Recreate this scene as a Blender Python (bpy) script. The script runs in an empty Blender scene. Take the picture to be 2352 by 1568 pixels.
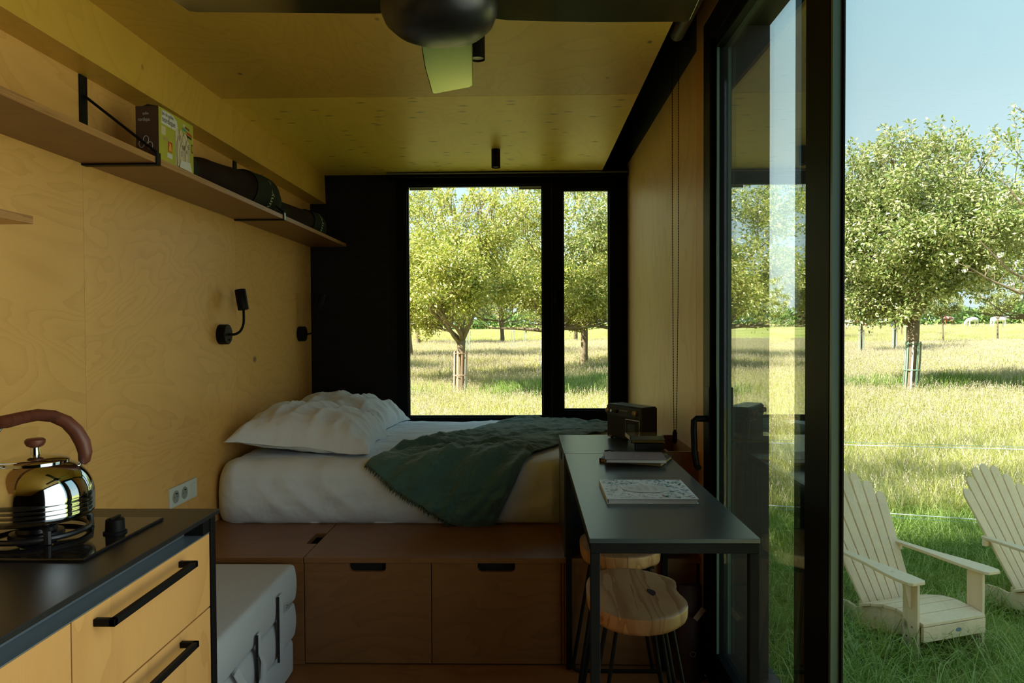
import bpy, bmesh, math, random
from mathutils import Vector, Matrix, noise
random.seed(7)
SC = bpy.context.scene
COL = SC.collection
D = bpy.data
PI = math.pi

# ------------------------------------------------------------------ camera, sky, sun, exposure
cam = D.cameras.new('camera'); camo = D.objects.new('camera', cam); COL.objects.link(camo)
cam.sensor_width = 36.0; cam.lens = 1650.0 / 2352.0 * 36.0; cam.clip_start = 0.02; cam.clip_end = 800
r0 = Vector((0.99974488, 0.02202785, -0.00499498)); r1 = Vector((-0.00454561, -0.02040314, -0.9997815)); r2 = Vector((-0.02212495, 0.99954914, -0.0202978))
mw = Matrix.Identity(4)
for i in range(3):
    mw[i][0] = r0[i]; mw[i][1] = -r1[i]; mw[i][2] = -r2[i]
mw[0][3], mw[1][3], mw[2][3] = 0.0, 0.0, 1.2
camo.matrix_world = mw
SC.camera = camo

w = D.worlds.new('sky'); SC.world = w; w.use_nodes = True
nt = w.node_tree; nt.nodes.clear()
tc = nt.nodes.new('ShaderNodeTexCoord'); sx = nt.nodes.new('ShaderNodeSeparateXYZ')
rp = nt.nodes.new('ShaderNodeValToRGB'); bg = nt.nodes.new('ShaderNodeBackground'); ou = nt.nodes.new('ShaderNodeOutputWorld')
nt.links.new(tc.outputs['Generated'], sx.inputs[0]); nt.links.new(sx.outputs[2], rp.inputs[0])
nt.links.new(rp.outputs[0], bg.inputs[0]); nt.links.new(bg.outputs[0], ou.inputs[0])
e = rp.color_ramp.elements
e[0].position = 0.0; e[0].color = (0.72, 0.80, 0.82, 1)
e[1].position = 1.0; e[1].color = (0.33, 0.52, 0.63, 1)
for p_, c_ in ((0.16, (0.61, 0.74, 0.78, 1)), (0.28, (0.49, 0.64, 0.69, 1)), (0.45, (0.38, 0.60, 0.69, 1))):
    q = e.new(p_); q.color = c_
bg.inputs[1].default_value = 0.80

sun = D.lights.new('sun', 'SUN'); suno = D.objects.new('sun', sun); COL.objects.link(suno)
SUN_DIR = Vector((0.90 * math.cos(math.radians(39)), 0.435 * math.cos(math.radians(39)), -math.sin(math.radians(39))))
suno.rotation_euler = SUN_DIR.to_track_quat('-Z', 'Y').to_euler()
sun.energy = 10.0; sun.color = (1.0, 0.93, 0.80); sun.angle = 0.009

def fill_light(name, loc, size, dirv, power, col=(0.95, 1.0, 0.98), spread=2.3):
    l = D.lights.new(name, 'AREA'); l.shape = 'RECTANGLE'; l.size, l.size_y = size; l.energy = power; l.color = col; l.spread = spread
    o = D.objects.new(name, l); COL.objects.link(o); o.location = loc
    o.rotation_euler = Vector(dirv).to_track_quat('-Z', 'Y').to_euler(); return o
# added area light inside the side glazing, brightens the room beyond its daylight
fill_light('added_side_fill', (0.60, 0.72, 1.12), (1.25, 2.0), (-1, 0, 0), 5)

SC.view_settings.view_transform = 'Standard'
try: SC.view_settings.look = 'None'
except Exception: pass
SC.view_settings.exposure = 0.95; SC.view_settings.gamma = 1.0
SC.view_settings.use_curve_mapping = False
cy = SC.cycles
cy.use_denoising = True
cy.max_bounces = 8; cy.diffuse_bounces = 4; cy.glossy_bounces = 4; cy.transmission_bounces = 4; cy.transparent_max_bounces = 12
cy.sample_clamp_indirect = 6.0; cy.caustics_reflective = False; cy.caustics_refractive = False
cy.use_adaptive_sampling = True; cy.adaptive_threshold = 0.02

# ------------------------------------------------------------------ materials
def lin(c):
    return tuple(((v / 255) / 12.92 if v / 255 <= 0.04045 else (((v / 255) + 0.055) / 1.055) ** 2.4) for v in c)
def newmat(name):
    m = D.materials.new(name); m.use_nodes = True
    t = m.node_tree; return m, t, t.nodes['Principled BSDF'], t.nodes['Material Output']
def N(t, typ, **kw):
    n = t.nodes.new(typ)
    for k, v in kw.items():
        if k == 'op': n.operation = v
        elif k.startswith('i') and k[1:].isdigit(): n.inputs[int(k[1:])].default_value = v
        else: setattr(n, k, v)
    return n
def plain(name, col, rough=0.5, metal=0.0, spec=0.5, bump=0.0, bscale=200.0, vary=0.0, vscale=3.0, sheen=0.0, coat=0.0):
    m, t, p, o = newmat(name)
    p.inputs['Base Color'].default_value = (*col, 1); p.inputs['Roughness'].default_value = rough
    p.inputs['Metallic'].default_value = metal; p.inputs['Specular IOR Level'].default_value = spec
    if sheen: p.inputs['Sheen Weight'].default_value = sheen
    if coat: p.inputs['Coat Weight'].default_value = coat
    if bump or vary:
        tcn = N(t, 'ShaderNodeTexCoord')
    if vary:
        nz = N(t, 'ShaderNodeTexNoise'); nz.inputs['Scale'].default_value = vscale; nz.inputs['Detail'].default_value = 4
        t.links.new(tcn.outputs['Object'], nz.inputs['Vector'])
        mx = N(t, 'ShaderNodeMix', data_type='RGBA')
        mx.inputs[6].default_value = (*[c * (1 - vary) for c in col], 1); mx.inputs[7].default_value = (*[min(1, c * (1 + vary)) for c in col], 1)
        t.links.new(nz.outputs[0], mx.inputs[0]); t.links.new(mx.outputs[2], p.inputs['Base Color'])
    if bump:
        nb = N(t, 'ShaderNodeTexNoise'); nb.inputs['Scale'].default_value = bscale; nb.inputs['Detail'].default_value = 3
        t.links.new(tcn.outputs['Object'], nb.inputs['Vector'])
        bp = N(t, 'ShaderNodeBump'); bp.inputs['Strength'].default_value = bump; bp.inputs['Distance'].default_value = 0.002
        t.links.new(nb.outputs[0], bp.inputs['Height']); t.links.new(bp.outputs[0], p.inputs['Normal'])
    return m
def wood(name, light, dark, knot, scale=(1.0, 1.0, 1.0), bands=9.0, amount=0.5, rough=0.42, knots=True, fine=0.25, kscale=5.0, spec=0.4, kmap=None, kden=0.45, kr=0.09, kdim='3D'):
    """rotary cut birch ply: contour bands of a stretched noise, fine fibre streaks, small knots"""
    m, t, p, o = newmat(name); L = t.links.new
    tcn = N(t, 'ShaderNodeTexCoord'); oi = N(t, 'ShaderNodeObjectInfo')
    ad = N(t, 'ShaderNodeVectorMath', op='MULTIPLY_ADD')
    L(oi.outputs['Random'], ad.inputs[0]); ad.inputs[1].default_value = (7.3, 5.1, 9.7); L(tcn.outputs['Object'], ad.inputs[2])
    mp = N(t, 'ShaderNodeMapping'); mp.inputs['Scale'].default_value = scale; L(ad.outputs[0], mp.inputs[0])
    n1 = N(t, 'ShaderNodeTexNoise'); n1.inputs['Scale'].default_value = 1.3; n1.inputs['Detail'].default_value = 3.5; n1.inputs['Roughness'].default_value = 0.45; n1.inputs['Distortion'].default_value = 0.6
    L(mp.outputs[0], n1.inputs['Vector'])
    mu = N(t, 'ShaderNodeMath', op='MULTIPLY'); mu.inputs[1].default_value = bands; L(n1.outputs[0], mu.inputs[0])
    fr = N(t, 'ShaderNodeMath', op='FRACT'); L(mu.outputs[0], fr.inputs[0])
    pw = N(t, 'ShaderNodeMath', op='POWER'); pw.inputs[1].default_value = 3.0; L(fr.outputs[0], pw.inputs[0])
    n2 = N(t, 'ShaderNodeTexNoise'); n2.inputs['Scale'].default_value = 26; n2.inputs['Detail'].default_value = 3
    mp2 = N(t, 'ShaderNodeMapping'); mp2.inputs['Scale'].default_value = tuple(s * s * 1.6 for s in scale); L(ad.outputs[0], mp2.inputs[0]); L(mp2.outputs[0], n2.inputs['Vector'])
    n3 = N(t, 'ShaderNodeTexNoise'); n3.inputs['Scale'].default_value = 1.9; n3.inputs['Detail'].default_value = 2; L(ad.outputs[0], n3.inputs['Vector'])
    a1 = N(t, 'ShaderNodeMath', op='MULTIPLY'); a1.inputs[1].default_value = 0.34; L(pw.outputs[0], a1.inputs[0])
    a2 = N(t, 'ShaderNodeMath', op='MULTIPLY_ADD'); a2.inputs[1].default_value = fine; L(n2.outputs[0], a2.inputs[0]); L(a1.outputs[0], a2.inputs[2])
    a3 = N(t, 'ShaderNodeMath', op='MULTIPLY_ADD'); a3.inputs[1].default_value = 0.55; L(n3.outputs[0], a3.inputs[0]); L(a2.outputs[0], a3.inputs[2])
    mr = N(t, 'ShaderNodeMapRange'); mr.inputs[1].default_value = 0.2; mr.inputs[2].default_value = 1.0; mr.inputs[3].default_value = 0; mr.inputs[4].default_value = amount * 1.6; L(a3.outputs[0], mr.inputs[0])
    mx = N(t, 'ShaderNodeMix', data_type='RGBA'); mx.inputs[6].default_value = (*light, 1); mx.inputs[7].default_value = (*dark, 1)
    L(mr.outputs[0], mx.inputs[0]); last = mx.outputs[2]
    if knots:
        vo = N(t, 'ShaderNodeTexVoronoi', voronoi_dimensions=kdim); vo.inputs['Scale'].default_value = kscale
        mp3 = N(t, 'ShaderNodeMapping'); mp3.inputs['Scale'].default_value = kmap or tuple(0.45 + 0.55 * min(1.6, s) for s in scale); L(ad.outputs[0], mp3.inputs[0]); L(mp3.outputs[0], vo.inputs['Vector'])
        k = N(t, 'ShaderNodeMapRange'); k.inputs[1].default_value = 0.035; k.inputs[2].default_value = kr; k.inputs[3].default_value = 0.85; k.inputs[4].default_value = 0.0; L(vo.outputs[0], k.inputs[0])
        sc_ = N(t, 'ShaderNodeSeparateColor'); L(vo.outputs['Color'], sc_.inputs[0])
        gt = N(t, 'ShaderNodeMath', op='GREATER_THAN'); gt.inputs[1].default_value = kden; L(sc_.outputs[0], gt.inputs[0])
        km = N(t, 'ShaderNodeMath', op='MULTIPLY'); L(k.outputs[0], km.inputs[0]); L(gt.outputs[0], km.inputs[1])
        m2 = N(t, 'ShaderNodeMix', data_type='RGBA'); m2.inputs[7].default_value = (*knot, 1); L(km.outputs[0], m2.inputs[0]); L(last, m2.inputs[6]); last = m2.outputs[2]
    L(last, p.inputs['Base Color'])
    p.inputs['Roughness'].default_value = rough; p.inputs['Specular IOR Level'].default_value = spec
    bp = N(t, 'ShaderNodeBump'); bp.inputs['Strength'].default_value = 0.06; bp.inputs['Distance'].default_value = 0.003
    L(n2.outputs[0], bp.inputs['Height']); L(bp.outputs[0], p.inputs['Normal'])
    return m
def cloth(name, col, rough=0.9, fold=0.25, fscale=7.0, weave=0.15, vary=0.05, sheen=0.2):
    m, t, p, o = newmat(name); L = t.links.new
    tcn = N(t, 'ShaderNodeTexCoord')
    n1 = N(t, 'ShaderNodeTexNoise'); n1.inputs['Scale'].default_value = fscale; n1.inputs['Detail'].default_value = 2.5; n1.inputs['Distortion'].default_value = 0.35
    L(tcn.outputs['Object'], n1.inputs['Vector'])
    n2 = N(t, 'ShaderNodeTexNoise'); n2.inputs['Scale'].default_value = 420; n2.inputs['Detail'].default_value = 2; L(tcn.outputs['Object'], n2.inputs['Vector'])
    mx = N(t, 'ShaderNodeMix', data_type='RGBA'); mx.inputs[6].default_value = (*[c * (1 - vary) for c in col], 1); mx.inputs[7].default_value = (*[min(1, c * (1 + vary)) for c in col], 1)
    L(n2.outputs[0], mx.inputs[0]); L(mx.outputs[2], p.inputs['Base Color'])
    b1 = N(t, 'ShaderNodeBump'); b1.inputs['Strength'].default_value = fold; b1.inputs['Distance'].default_value = 0.03; L(n1.outputs[0], b1.inputs['Height'])
    b2 = N(t, 'ShaderNodeBump'); b2.inputs['Strength'].default_value = weave; b2.inputs['Distance'].default_value = 0.002; L(n2.outputs[0], b2.inputs['Height']); L(b1.outputs[0], b2.inputs['Normal'])
    L(b2.outputs[0], p.inputs['Normal']); p.inputs['Roughness'].default_value = rough; p.inputs['Sheen Weight'].default_value = sheen; p.inputs['Specular IOR Level'].default_value = 0.2
    return m
def glassmat(name, k=1.6, tint=(0.93, 0.975, 0.955)):
    m, t, p, o = newmat(name); L = t.links.new; t.nodes.remove(p)
    lw = N(t, 'ShaderNodeLayerWeight'); lw.inputs[0].default_value = 0.5
    pw = N(t, 'ShaderNodeMath', op='POWER'); pw.inputs[1].default_value = 5.0; L(lw.outputs['Facing'], pw.inputs[0])
    ma = N(t, 'ShaderNodeMath', op='MULTIPLY_ADD'); ma.inputs[1].default_value = 0.96 * k; ma.inputs[2].default_value = 0.04 * k; ma.use_clamp = True; L(pw.outputs[0], ma.inputs[0])
    tr = N(t, 'ShaderNodeBsdfTransparent'); tr.inputs[0].default_value = (*tint, 1)
    gl = N(t, 'ShaderNodeBsdfGlossy'); gl.inputs['Roughness'].default_value = 0.0; gl.inputs[0].default_value = (0.92, 0.97, 0.95, 1)
    mx = N(t, 'ShaderNodeMixShader'); L(ma.outputs[0], mx.inputs[0]); L(tr.outputs[0], mx.inputs[1]); L(gl.outputs[0], mx.inputs[2]); L(mx.outputs[0], o.inputs[0])
    return m
PLY_L, PLY_D, KNOT = (0.82, 0.47, 0.14), (0.54, 0.27, 0.06), (0.09, 0.04, 0.012)
M = {}
M['ply_wall'] = wood('birch_plywood_wall', PLY_L, PLY_D, KNOT, (1.0, 0.9, 2.4), bands=21, amount=0.42, kscale=3.2)
M['ply_ceil'] = wood('birch_plywood_ceiling', (0.72, 0.45, 0.075), (0.50, 0.28, 0.036), KNOT, (1.6, 1.0, 1.0), bands=20, amount=0.45, kscale=6.0)
M['ply_ceil_knotty_lit'] = wood('knotty_lit_plywood_ceiling', (0.95, 0.66, 0.095), (0.74, 0.47, 0.05), (0.24, 0.11, 0.02), (1.6, 1.0, 1.0), bands=20, amount=0.4, kscale=9.0, kmap=(0.55, 1.6, 1.0), kden=0.5, kr=0.13, kdim='2D')  # knotty; brighter yellow base holds the light bounced up near the window
M['ply_right'] = wood('birch_plywood_pale', (0.70, 0.44, 0.17), (0.46, 0.26, 0.08), KNOT, (1.0, 2.2, 0.8), bands=8, amount=0.5, kscale=3)
M['ply_front'] = wood('birch_plywood_front', (0.64, 0.35, 0.115), (0.42, 0.20, 0.055), KNOT, (1.0, 2.4, 0.7), bands=7, amount=0.45, knots=False)
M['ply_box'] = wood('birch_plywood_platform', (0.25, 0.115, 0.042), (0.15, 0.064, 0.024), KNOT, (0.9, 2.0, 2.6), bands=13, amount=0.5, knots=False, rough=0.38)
M['ply_edge'] = wood('plywood_edge', (0.50, 0.27, 0.09), (0.24, 0.11, 0.035), KNOT, (0.4, 0.4, 40.0), bands=10, amount=0.9, knots=False)
M['floor'] = wood('floor_plywood', (0.30, 0.13, 0.045), (0.16, 0.065, 0.022), KNOT, (1.0, 2.4, 1.0), bands=6, amount=0.5, knots=False)
M['dark_wall'] = wood('black_stained_plywood', (0.018, 0.016, 0.015), (0.008, 0.008, 0.008), (0.02, 0.012, 0.01), (0.7, 1.0, 5.0), bands=6, amount=0.9, rough=0.75, spec=0.25)
M['dark_roof'] = plain('dark_roof_lining', (0.035, 0.033, 0.026), 0.8, spec=0.2, bump=0.1, bscale=90, vary=0.1)
M['frame'] = plain('black_aluminium', (0.005, 0.006, 0.0075), 0.45, spec=0.07, bump=0.04, bscale=900)
M['reveal'] = plain('sky_tinted_frame_edge', (0.075, 0.15, 0.13), 0.3, spec=0.5, bump=0.03, bscale=400)  # black frame edge with its reflected sky and grass put into the colour
M['cladding'] = plain('dark_outer_cladding', (0.03, 0.026, 0.022), 0.6, bump=0.2, bscale=60)
M['black'] = plain('black_steel', (0.006, 0.006, 0.006), 0.5, spec=0.14, bump=0.05, bscale=500)
M['lam'] = plain('black_laminate', (0.026, 0.042, 0.046), 0.30, spec=0.95, bump=0.05, bscale=700)
M['worktop'] = plain('black_worktop', (0.016, 0.016, 0.016), 0.33, spec=0.55, bump=0.05, bscale=700)
M['alu'] = plain('brushed_grey_grip_channel', (0.24, 0.29, 0.32), 0.38, metal=0.55, bump=0.05, bscale=300)
M['hob'] = plain('black_hob_glass', (0.010, 0.010, 0.011), 0.07, spec=0.8)
M['iron'] = plain('black_cast_iron', (0.012, 0.012, 0.013), 0.35, bump=0.2, bscale=250)
M['chrome'] = plain('polished_steel', (0.62, 0.66, 0.68), 0.05, metal=1.0)
M['steel2'] = plain('bright_steel', (0.8, 0.82, 0.82), 0.22, metal=1.0)
M['grip'] = wood('dark_wooden_grip', (0.17, 0.055, 0.028), (0.07, 0.022, 0.014), KNOT, (3, 14, 3), bands=9, amount=0.8, knots=False, rough=0.4)
M['fan'] = plain('black_fan_lacquer', (0.008, 0.008, 0.008), 0.33, spec=0.5)
M['blade'] = plain('dark_mirror_lacquer', (0.25, 0.235, 0.10), 0.14, metal=0.9)
M['linen'] = cloth('white_bed_linen', (0.70, 0.77, 0.86), fold=0.4, fscale=9)
M['pillow'] = cloth('white_pillow_cotton', (0.74, 0.79, 0.85), fold=0.5, fscale=11)
M['throw'] = cloth('green_throw_wool', (0.072, 0.160, 0.142), fold=0.45, fscale=26, weave=0.6, vary=0.35, sheen=0.35)
M['fringe'] = cloth('green_throw_fringe', (0.03, 0.075, 0.062), fold=0.1, weave=0.6, vary=0.3)
M['foam'] = cloth('pale_grey_mattress_cover', (0.46, 0.48, 0.49), fold=0.12, fscale=5, weave=0.35, vary=0.12)
M['mat_body'] = cloth('dark_brown_mat_cover', (0.016, 0.007, 0.005), fold=0.2, sheen=0.0)
M['mat_cap'] = cloth('charcoal_mat_cover', (0.016, 0.020, 0.015), fold=0.2, sheen=0.0)
M['mat_print'] = plain('pale_green_print', (0.50, 0.55, 0.34), 0.7)
M['plastic'] = plain('white_socket_plastic', (0.62, 0.66, 0.60), 0.35, bump=0.02, bscale=400)
M['plastic_dk'] = plain('socket_recess_grey', (0.28, 0.30, 0.26), 0.5)
M['hole'] = plain('dark_hole', (0.006, 0.006, 0.006), 0.8)
M['stool'] = wood('stool_hardwood', (0.76, 0.47, 0.23), (0.36, 0.17, 0.07), (0.035, 0.015, 0.008), (13.0, 1.3, 3.0), bands=5, amount=0.75, fine=0.6, knots=False, rough=0.45)
M['spotlens'] = plain('frosted_spot_lens', (0.75, 0.74, 0.66), 0.35)
M['beige'] = plain('beige_blind_tube', (0.36, 0.31, 0.23), 0.5, bump=0.05, bscale=200)
M['card_y'] = plain('yellow_green_card', (0.40, 0.40, 0.035), 0.5, vary=0.15, vscale=14)
M['card_b'] = plain('brown_card', (0.050, 0.022, 0.018), 0.6)
M['ink'] = plain('dark_ink', (0.035, 0.02, 0.02), 0.6)
M['white'] = plain('white_print', (0.62, 0.62, 0.58), 0.55)
M['pin'] = plain('pale_wood_pin_print', (0.60, 0.50, 0.34), 0.55)
M['red'] = plain('red_print', (0.45, 0.04, 0.02), 0.5)
M['orange'] = plain('orange_print', (0.75, 0.36, 0.02), 0.5)
M['teal'] = plain('teal_print', (0.03, 0.28, 0.24), 0.5)
M['maroon'] = plain('maroon_print', (0.16, 0.03, 0.04), 0.5)
M['magenta'] = plain('magenta_print', (0.40, 0.02, 0.22), 0.5)
M['leafprint'] = plain('green_print', (0.06, 0.27, 0.20), 0.5)
M['blueprint'] = plain('blue_print', (0.16, 0.33, 0.50), 0.5)
M['paleprint'] = plain('grey_print', (0.42, 0.46, 0.45), 0.5)
M['paper'] = plain('white_page_edges', (0.66, 0.68, 0.66), 0.8, bump=0.3, bscale=350)
M['cover_w'] = plain('white_book_cover', (0.72, 0.76, 0.76), 0.5, vary=0.06, vscale=60)
M['kraft'] = plain('yellowed_paper', (0.40, 0.30, 0.09), 0.8, vary=0.2, vscale=40)
M['mauve'] = plain('mauve_notebook_cover', (0.20, 0.145, 0.165), 0.45, bump=0.1, bscale=300)
M['dk_cover'] = plain('black_notebook_cover', (0.018, 0.015, 0.015), 0.5)
M['case_clear'] = plain('grey_plastic_case', (0.20, 0.22, 0.20), 0.15, spec=0.7)
M['radio'] = plain('black_radio_shell', (0.013, 0.015, 0.017), 0.45, bump=0.15, bscale=500)
M['radio_top'] = plain('blue_grey_radio_top', (0.035, 0.055, 0.065), 0.35, spec=0.6)
M['brass'] = plain('aged_brass_knob', (0.42, 0.30, 0.14), 0.3, metal=0.8)
M['screen'] = plain('dim_blue_display', (0.055, 0.09, 0.12), 0.12, spec=0.7)
M['wine'] = plain('dark_wine_bag', (0.035, 0.010, 0.014), 0.6, vary=0.25, vscale=18)
M['tag'] = plain('beige_card_tag', (0.30, 0.20, 0.15), 0.7)
M['glass'] = glassmat('clear_glazing', 0.7)
M['glass_tint'] = glassmat('tinted_side_glazing', 1.2, (0.90, 0.955, 0.955))
M['glass_side'] = glassmat('side_glazing', 1.75)
M['adir'] = wood('weathered_pale_pine', (0.86, 0.63, 0.38), (0.66, 0.50, 0.33), (0.20, 0.12, 0.07), (9.0, 9.0, 0.7), bands=4, amount=0.55, rough=0.7, kscale=3, spec=0.2)
M['badge'] = plain('blue_grey_badge', (0.14, 0.20, 0.25), 0.4)
M['bark'] = plain('tree_bark', (0.20, 0.145, 0.09), 0.9, bump=1.0, bscale=28, vary=0.5, vscale=9)
M['guard_w'] = plain('weathered_white_guard', (0.62, 0.58, 0.52), 0.7, vary=0.15, vscale=8)
M['guard_g'] = plain('green_guard_slat', (0.20, 0.30, 0.22), 0.6, vary=0.2, vscale=8)
M['guard_p'] = plain('pinkish_wooden_guard', (0.55, 0.32, 0.22), 0.7, vary=0.25, vscale=12)
M['rope'] = plain('white_electric_rope', (0.70, 0.74, 0.74), 0.6)
M['wire'] = plain('teal_fence_wire', (0.20, 0.36, 0.34), 0.5)
M['cow_w'] = plain('white_cow_hide', (0.80, 0.76, 0.72), 0.85)
M['tank'] = plain('green_trough_plastic', (0.03, 0.15, 0.09), 0.5)
def leafmat(name, c1, c2, c3, trans=0.35, gloss=0.0):
    m, t, p, o = newmat(name); L = t.links.new; t.nodes.remove(p)
    g = N(t, 'ShaderNodeNewGeometry')
    rp_ = N(t, 'ShaderNodeValToRGB'); el = rp_.color_ramp.elements
    el[0].position = 0.0; el[0].color = (*c1, 1); el[1].position = 1.0; el[1].color = (*c3, 1); q_ = el.new(0.55); q_.color = (*c2, 1)
    L(g.outputs['Random Per Island'], rp_.inputs[0])
    df = N(t, 'ShaderNodeBsdfDiffuse'); tl = N(t, 'ShaderNodeBsdfTranslucent'); mx = N(t, 'ShaderNodeMixShader'); mx.inputs[0].default_value = trans
    L(rp_.outputs[0], df.inputs[0]); L(rp_.outputs[0], tl.inputs[0]); L(df.outputs[0], mx.inputs[1]); L(tl.outputs[0], mx.inputs[2])
    if gloss:
        gl = N(t, 'ShaderNodeBsdfGlossy'); gl.inputs['Roughness'].default_value = 0.38; m3 = N(t, 'ShaderNodeMixShader'); m3.inputs[0].default_value = gloss
        L(mx.outputs[0], m3.inputs[1]); L(gl.outputs[0], m3.inputs[2]); mx = m3
    L(mx.outputs[0], o.inputs[0]); return m
M['leaf'] = leafmat('apple_tree_leaves', (0.12, 0.20, 0.035), (0.37, 0.41, 0.10), (0.82, 0.73, 0.44), gloss=0.10)  # palest colour stands in for sun highlights on the leaves
M['leaf_y'] = leafmat('yellow_green_leaves', (0.15, 0.22, 0.022), (0.47, 0.49, 0.06), (0.92, 0.77, 0.36), gloss=0.10)  # pale end of the ramp paints in sunlit highlights here too
M['leaf_far'] = leafmat('distant_hedge_leaves', (0.10, 0.19, 0.06), (0.18, 0.28, 0.08), (0.30, 0.38, 0.14))
M['blossom'] = plain('white_apple_blossom', (0.85, 0.78, 0.76), 0.8)
M['grass_s'] = leafmat('lush_green_grass', (0.15, 0.25, 0.04), (0.30, 0.42, 0.08), (0.62, 0.66, 0.30), 0.45)
M['grass_m'] = leafmat('meadow_grass_blades', (0.32, 0.37, 0.065), (0.57, 0.54, 0.17), (0.79, 0.69, 0.41), 0.5)
M['seed'] = leafmat('pale_seed_heads', (0.54, 0.44, 0.30), (0.68, 0.55, 0.42), (0.78, 0.63, 0.51), 0.4)
def groundmat():
    m, t, p, o = newmat('meadow_ground'); L = t.links.new
    tcn = N(t, 'ShaderNodeTexCoord')
    n1 = N(t, 'ShaderNodeTexNoise'); n1.inputs['Scale'].default_value = 0.12; n1.inputs['Detail'].default_value = 5; L(tcn.outputs['Object'], n1.inputs['Vector'])
    n2 = N(t, 'ShaderNodeTexNoise'); n2.inputs['Scale'].default_value = 6; n2.inputs['Detail'].default_value = 6; L(tcn.outputs['Object'], n2.inputs['Vector'])
    mm = N(t, 'ShaderNodeMath', op='MULTIPLY_ADD'); mm.inputs[1].default_value = 0.45; L(n2.outputs[0], mm.inputs[0]); L(n1.outputs[0], mm.inputs[2])
    r = N(t, 'ShaderNodeValToRGB'); el = r.color_ramp.elements
    el[0].position = 0.5; el[0].color = (0.16, 0.22, 0.04, 1); el[1].position = 0.95; el[1].color = (0.46, 0.38, 0.24, 1); q_ = el.new(0.7); q_.color = (0.38, 0.38, 0.11, 1)
    L(mm.outputs[0], r.inputs[0]); L(r.outputs[0], p.inputs['Base Color']); p.inputs['Roughness'].default_value = 1.0; p.inputs['Specular IOR Level'].default_value = 0.0
    return m
M['ground'] = groundmat()
def cowmat():
    m, t, p, o = newmat('patched_cow_hide'); L = t.links.new
    tcn = N(t, 'ShaderNodeTexCoord'); oi = N(t, 'ShaderNodeObjectInfo')
    ad = N(t, 'ShaderNodeVectorMath', op='MULTIPLY_ADD'); L(oi.outputs['Random'], ad.inputs[0]); ad.inputs[1].default_value = (17, 11, 5); L(tcn.outputs['Object'], ad.inputs[2])
    n1 = N(t, 'ShaderNodeTexNoise'); n1.inputs['Scale'].default_value = 1.6; L(ad.outputs[0], n1.inputs['Vector'])
    r = N(t, 'ShaderNodeValToRGB'); r.color_ramp.interpolation = 'CONSTANT'; el = r.color_ramp.elements
    el[0].color = (0.78, 0.74, 0.70, 1); el[1].position = 0.53; el[1].color = (0.25, 0.09, 0.05, 1)
    L(n1.outputs[0], r.inputs[0]); L(r.outputs[0], p.inputs['Base Color']); p.inputs['Roughness'].default_value = 0.9
    return m
M['cow_patch'] = cowmat()
M['cow_dark'] = plain('blue_grey_cow_hide', (0.10, 0.11, 0.13), 0.9, vary=0.6, vscale=2)

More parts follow.
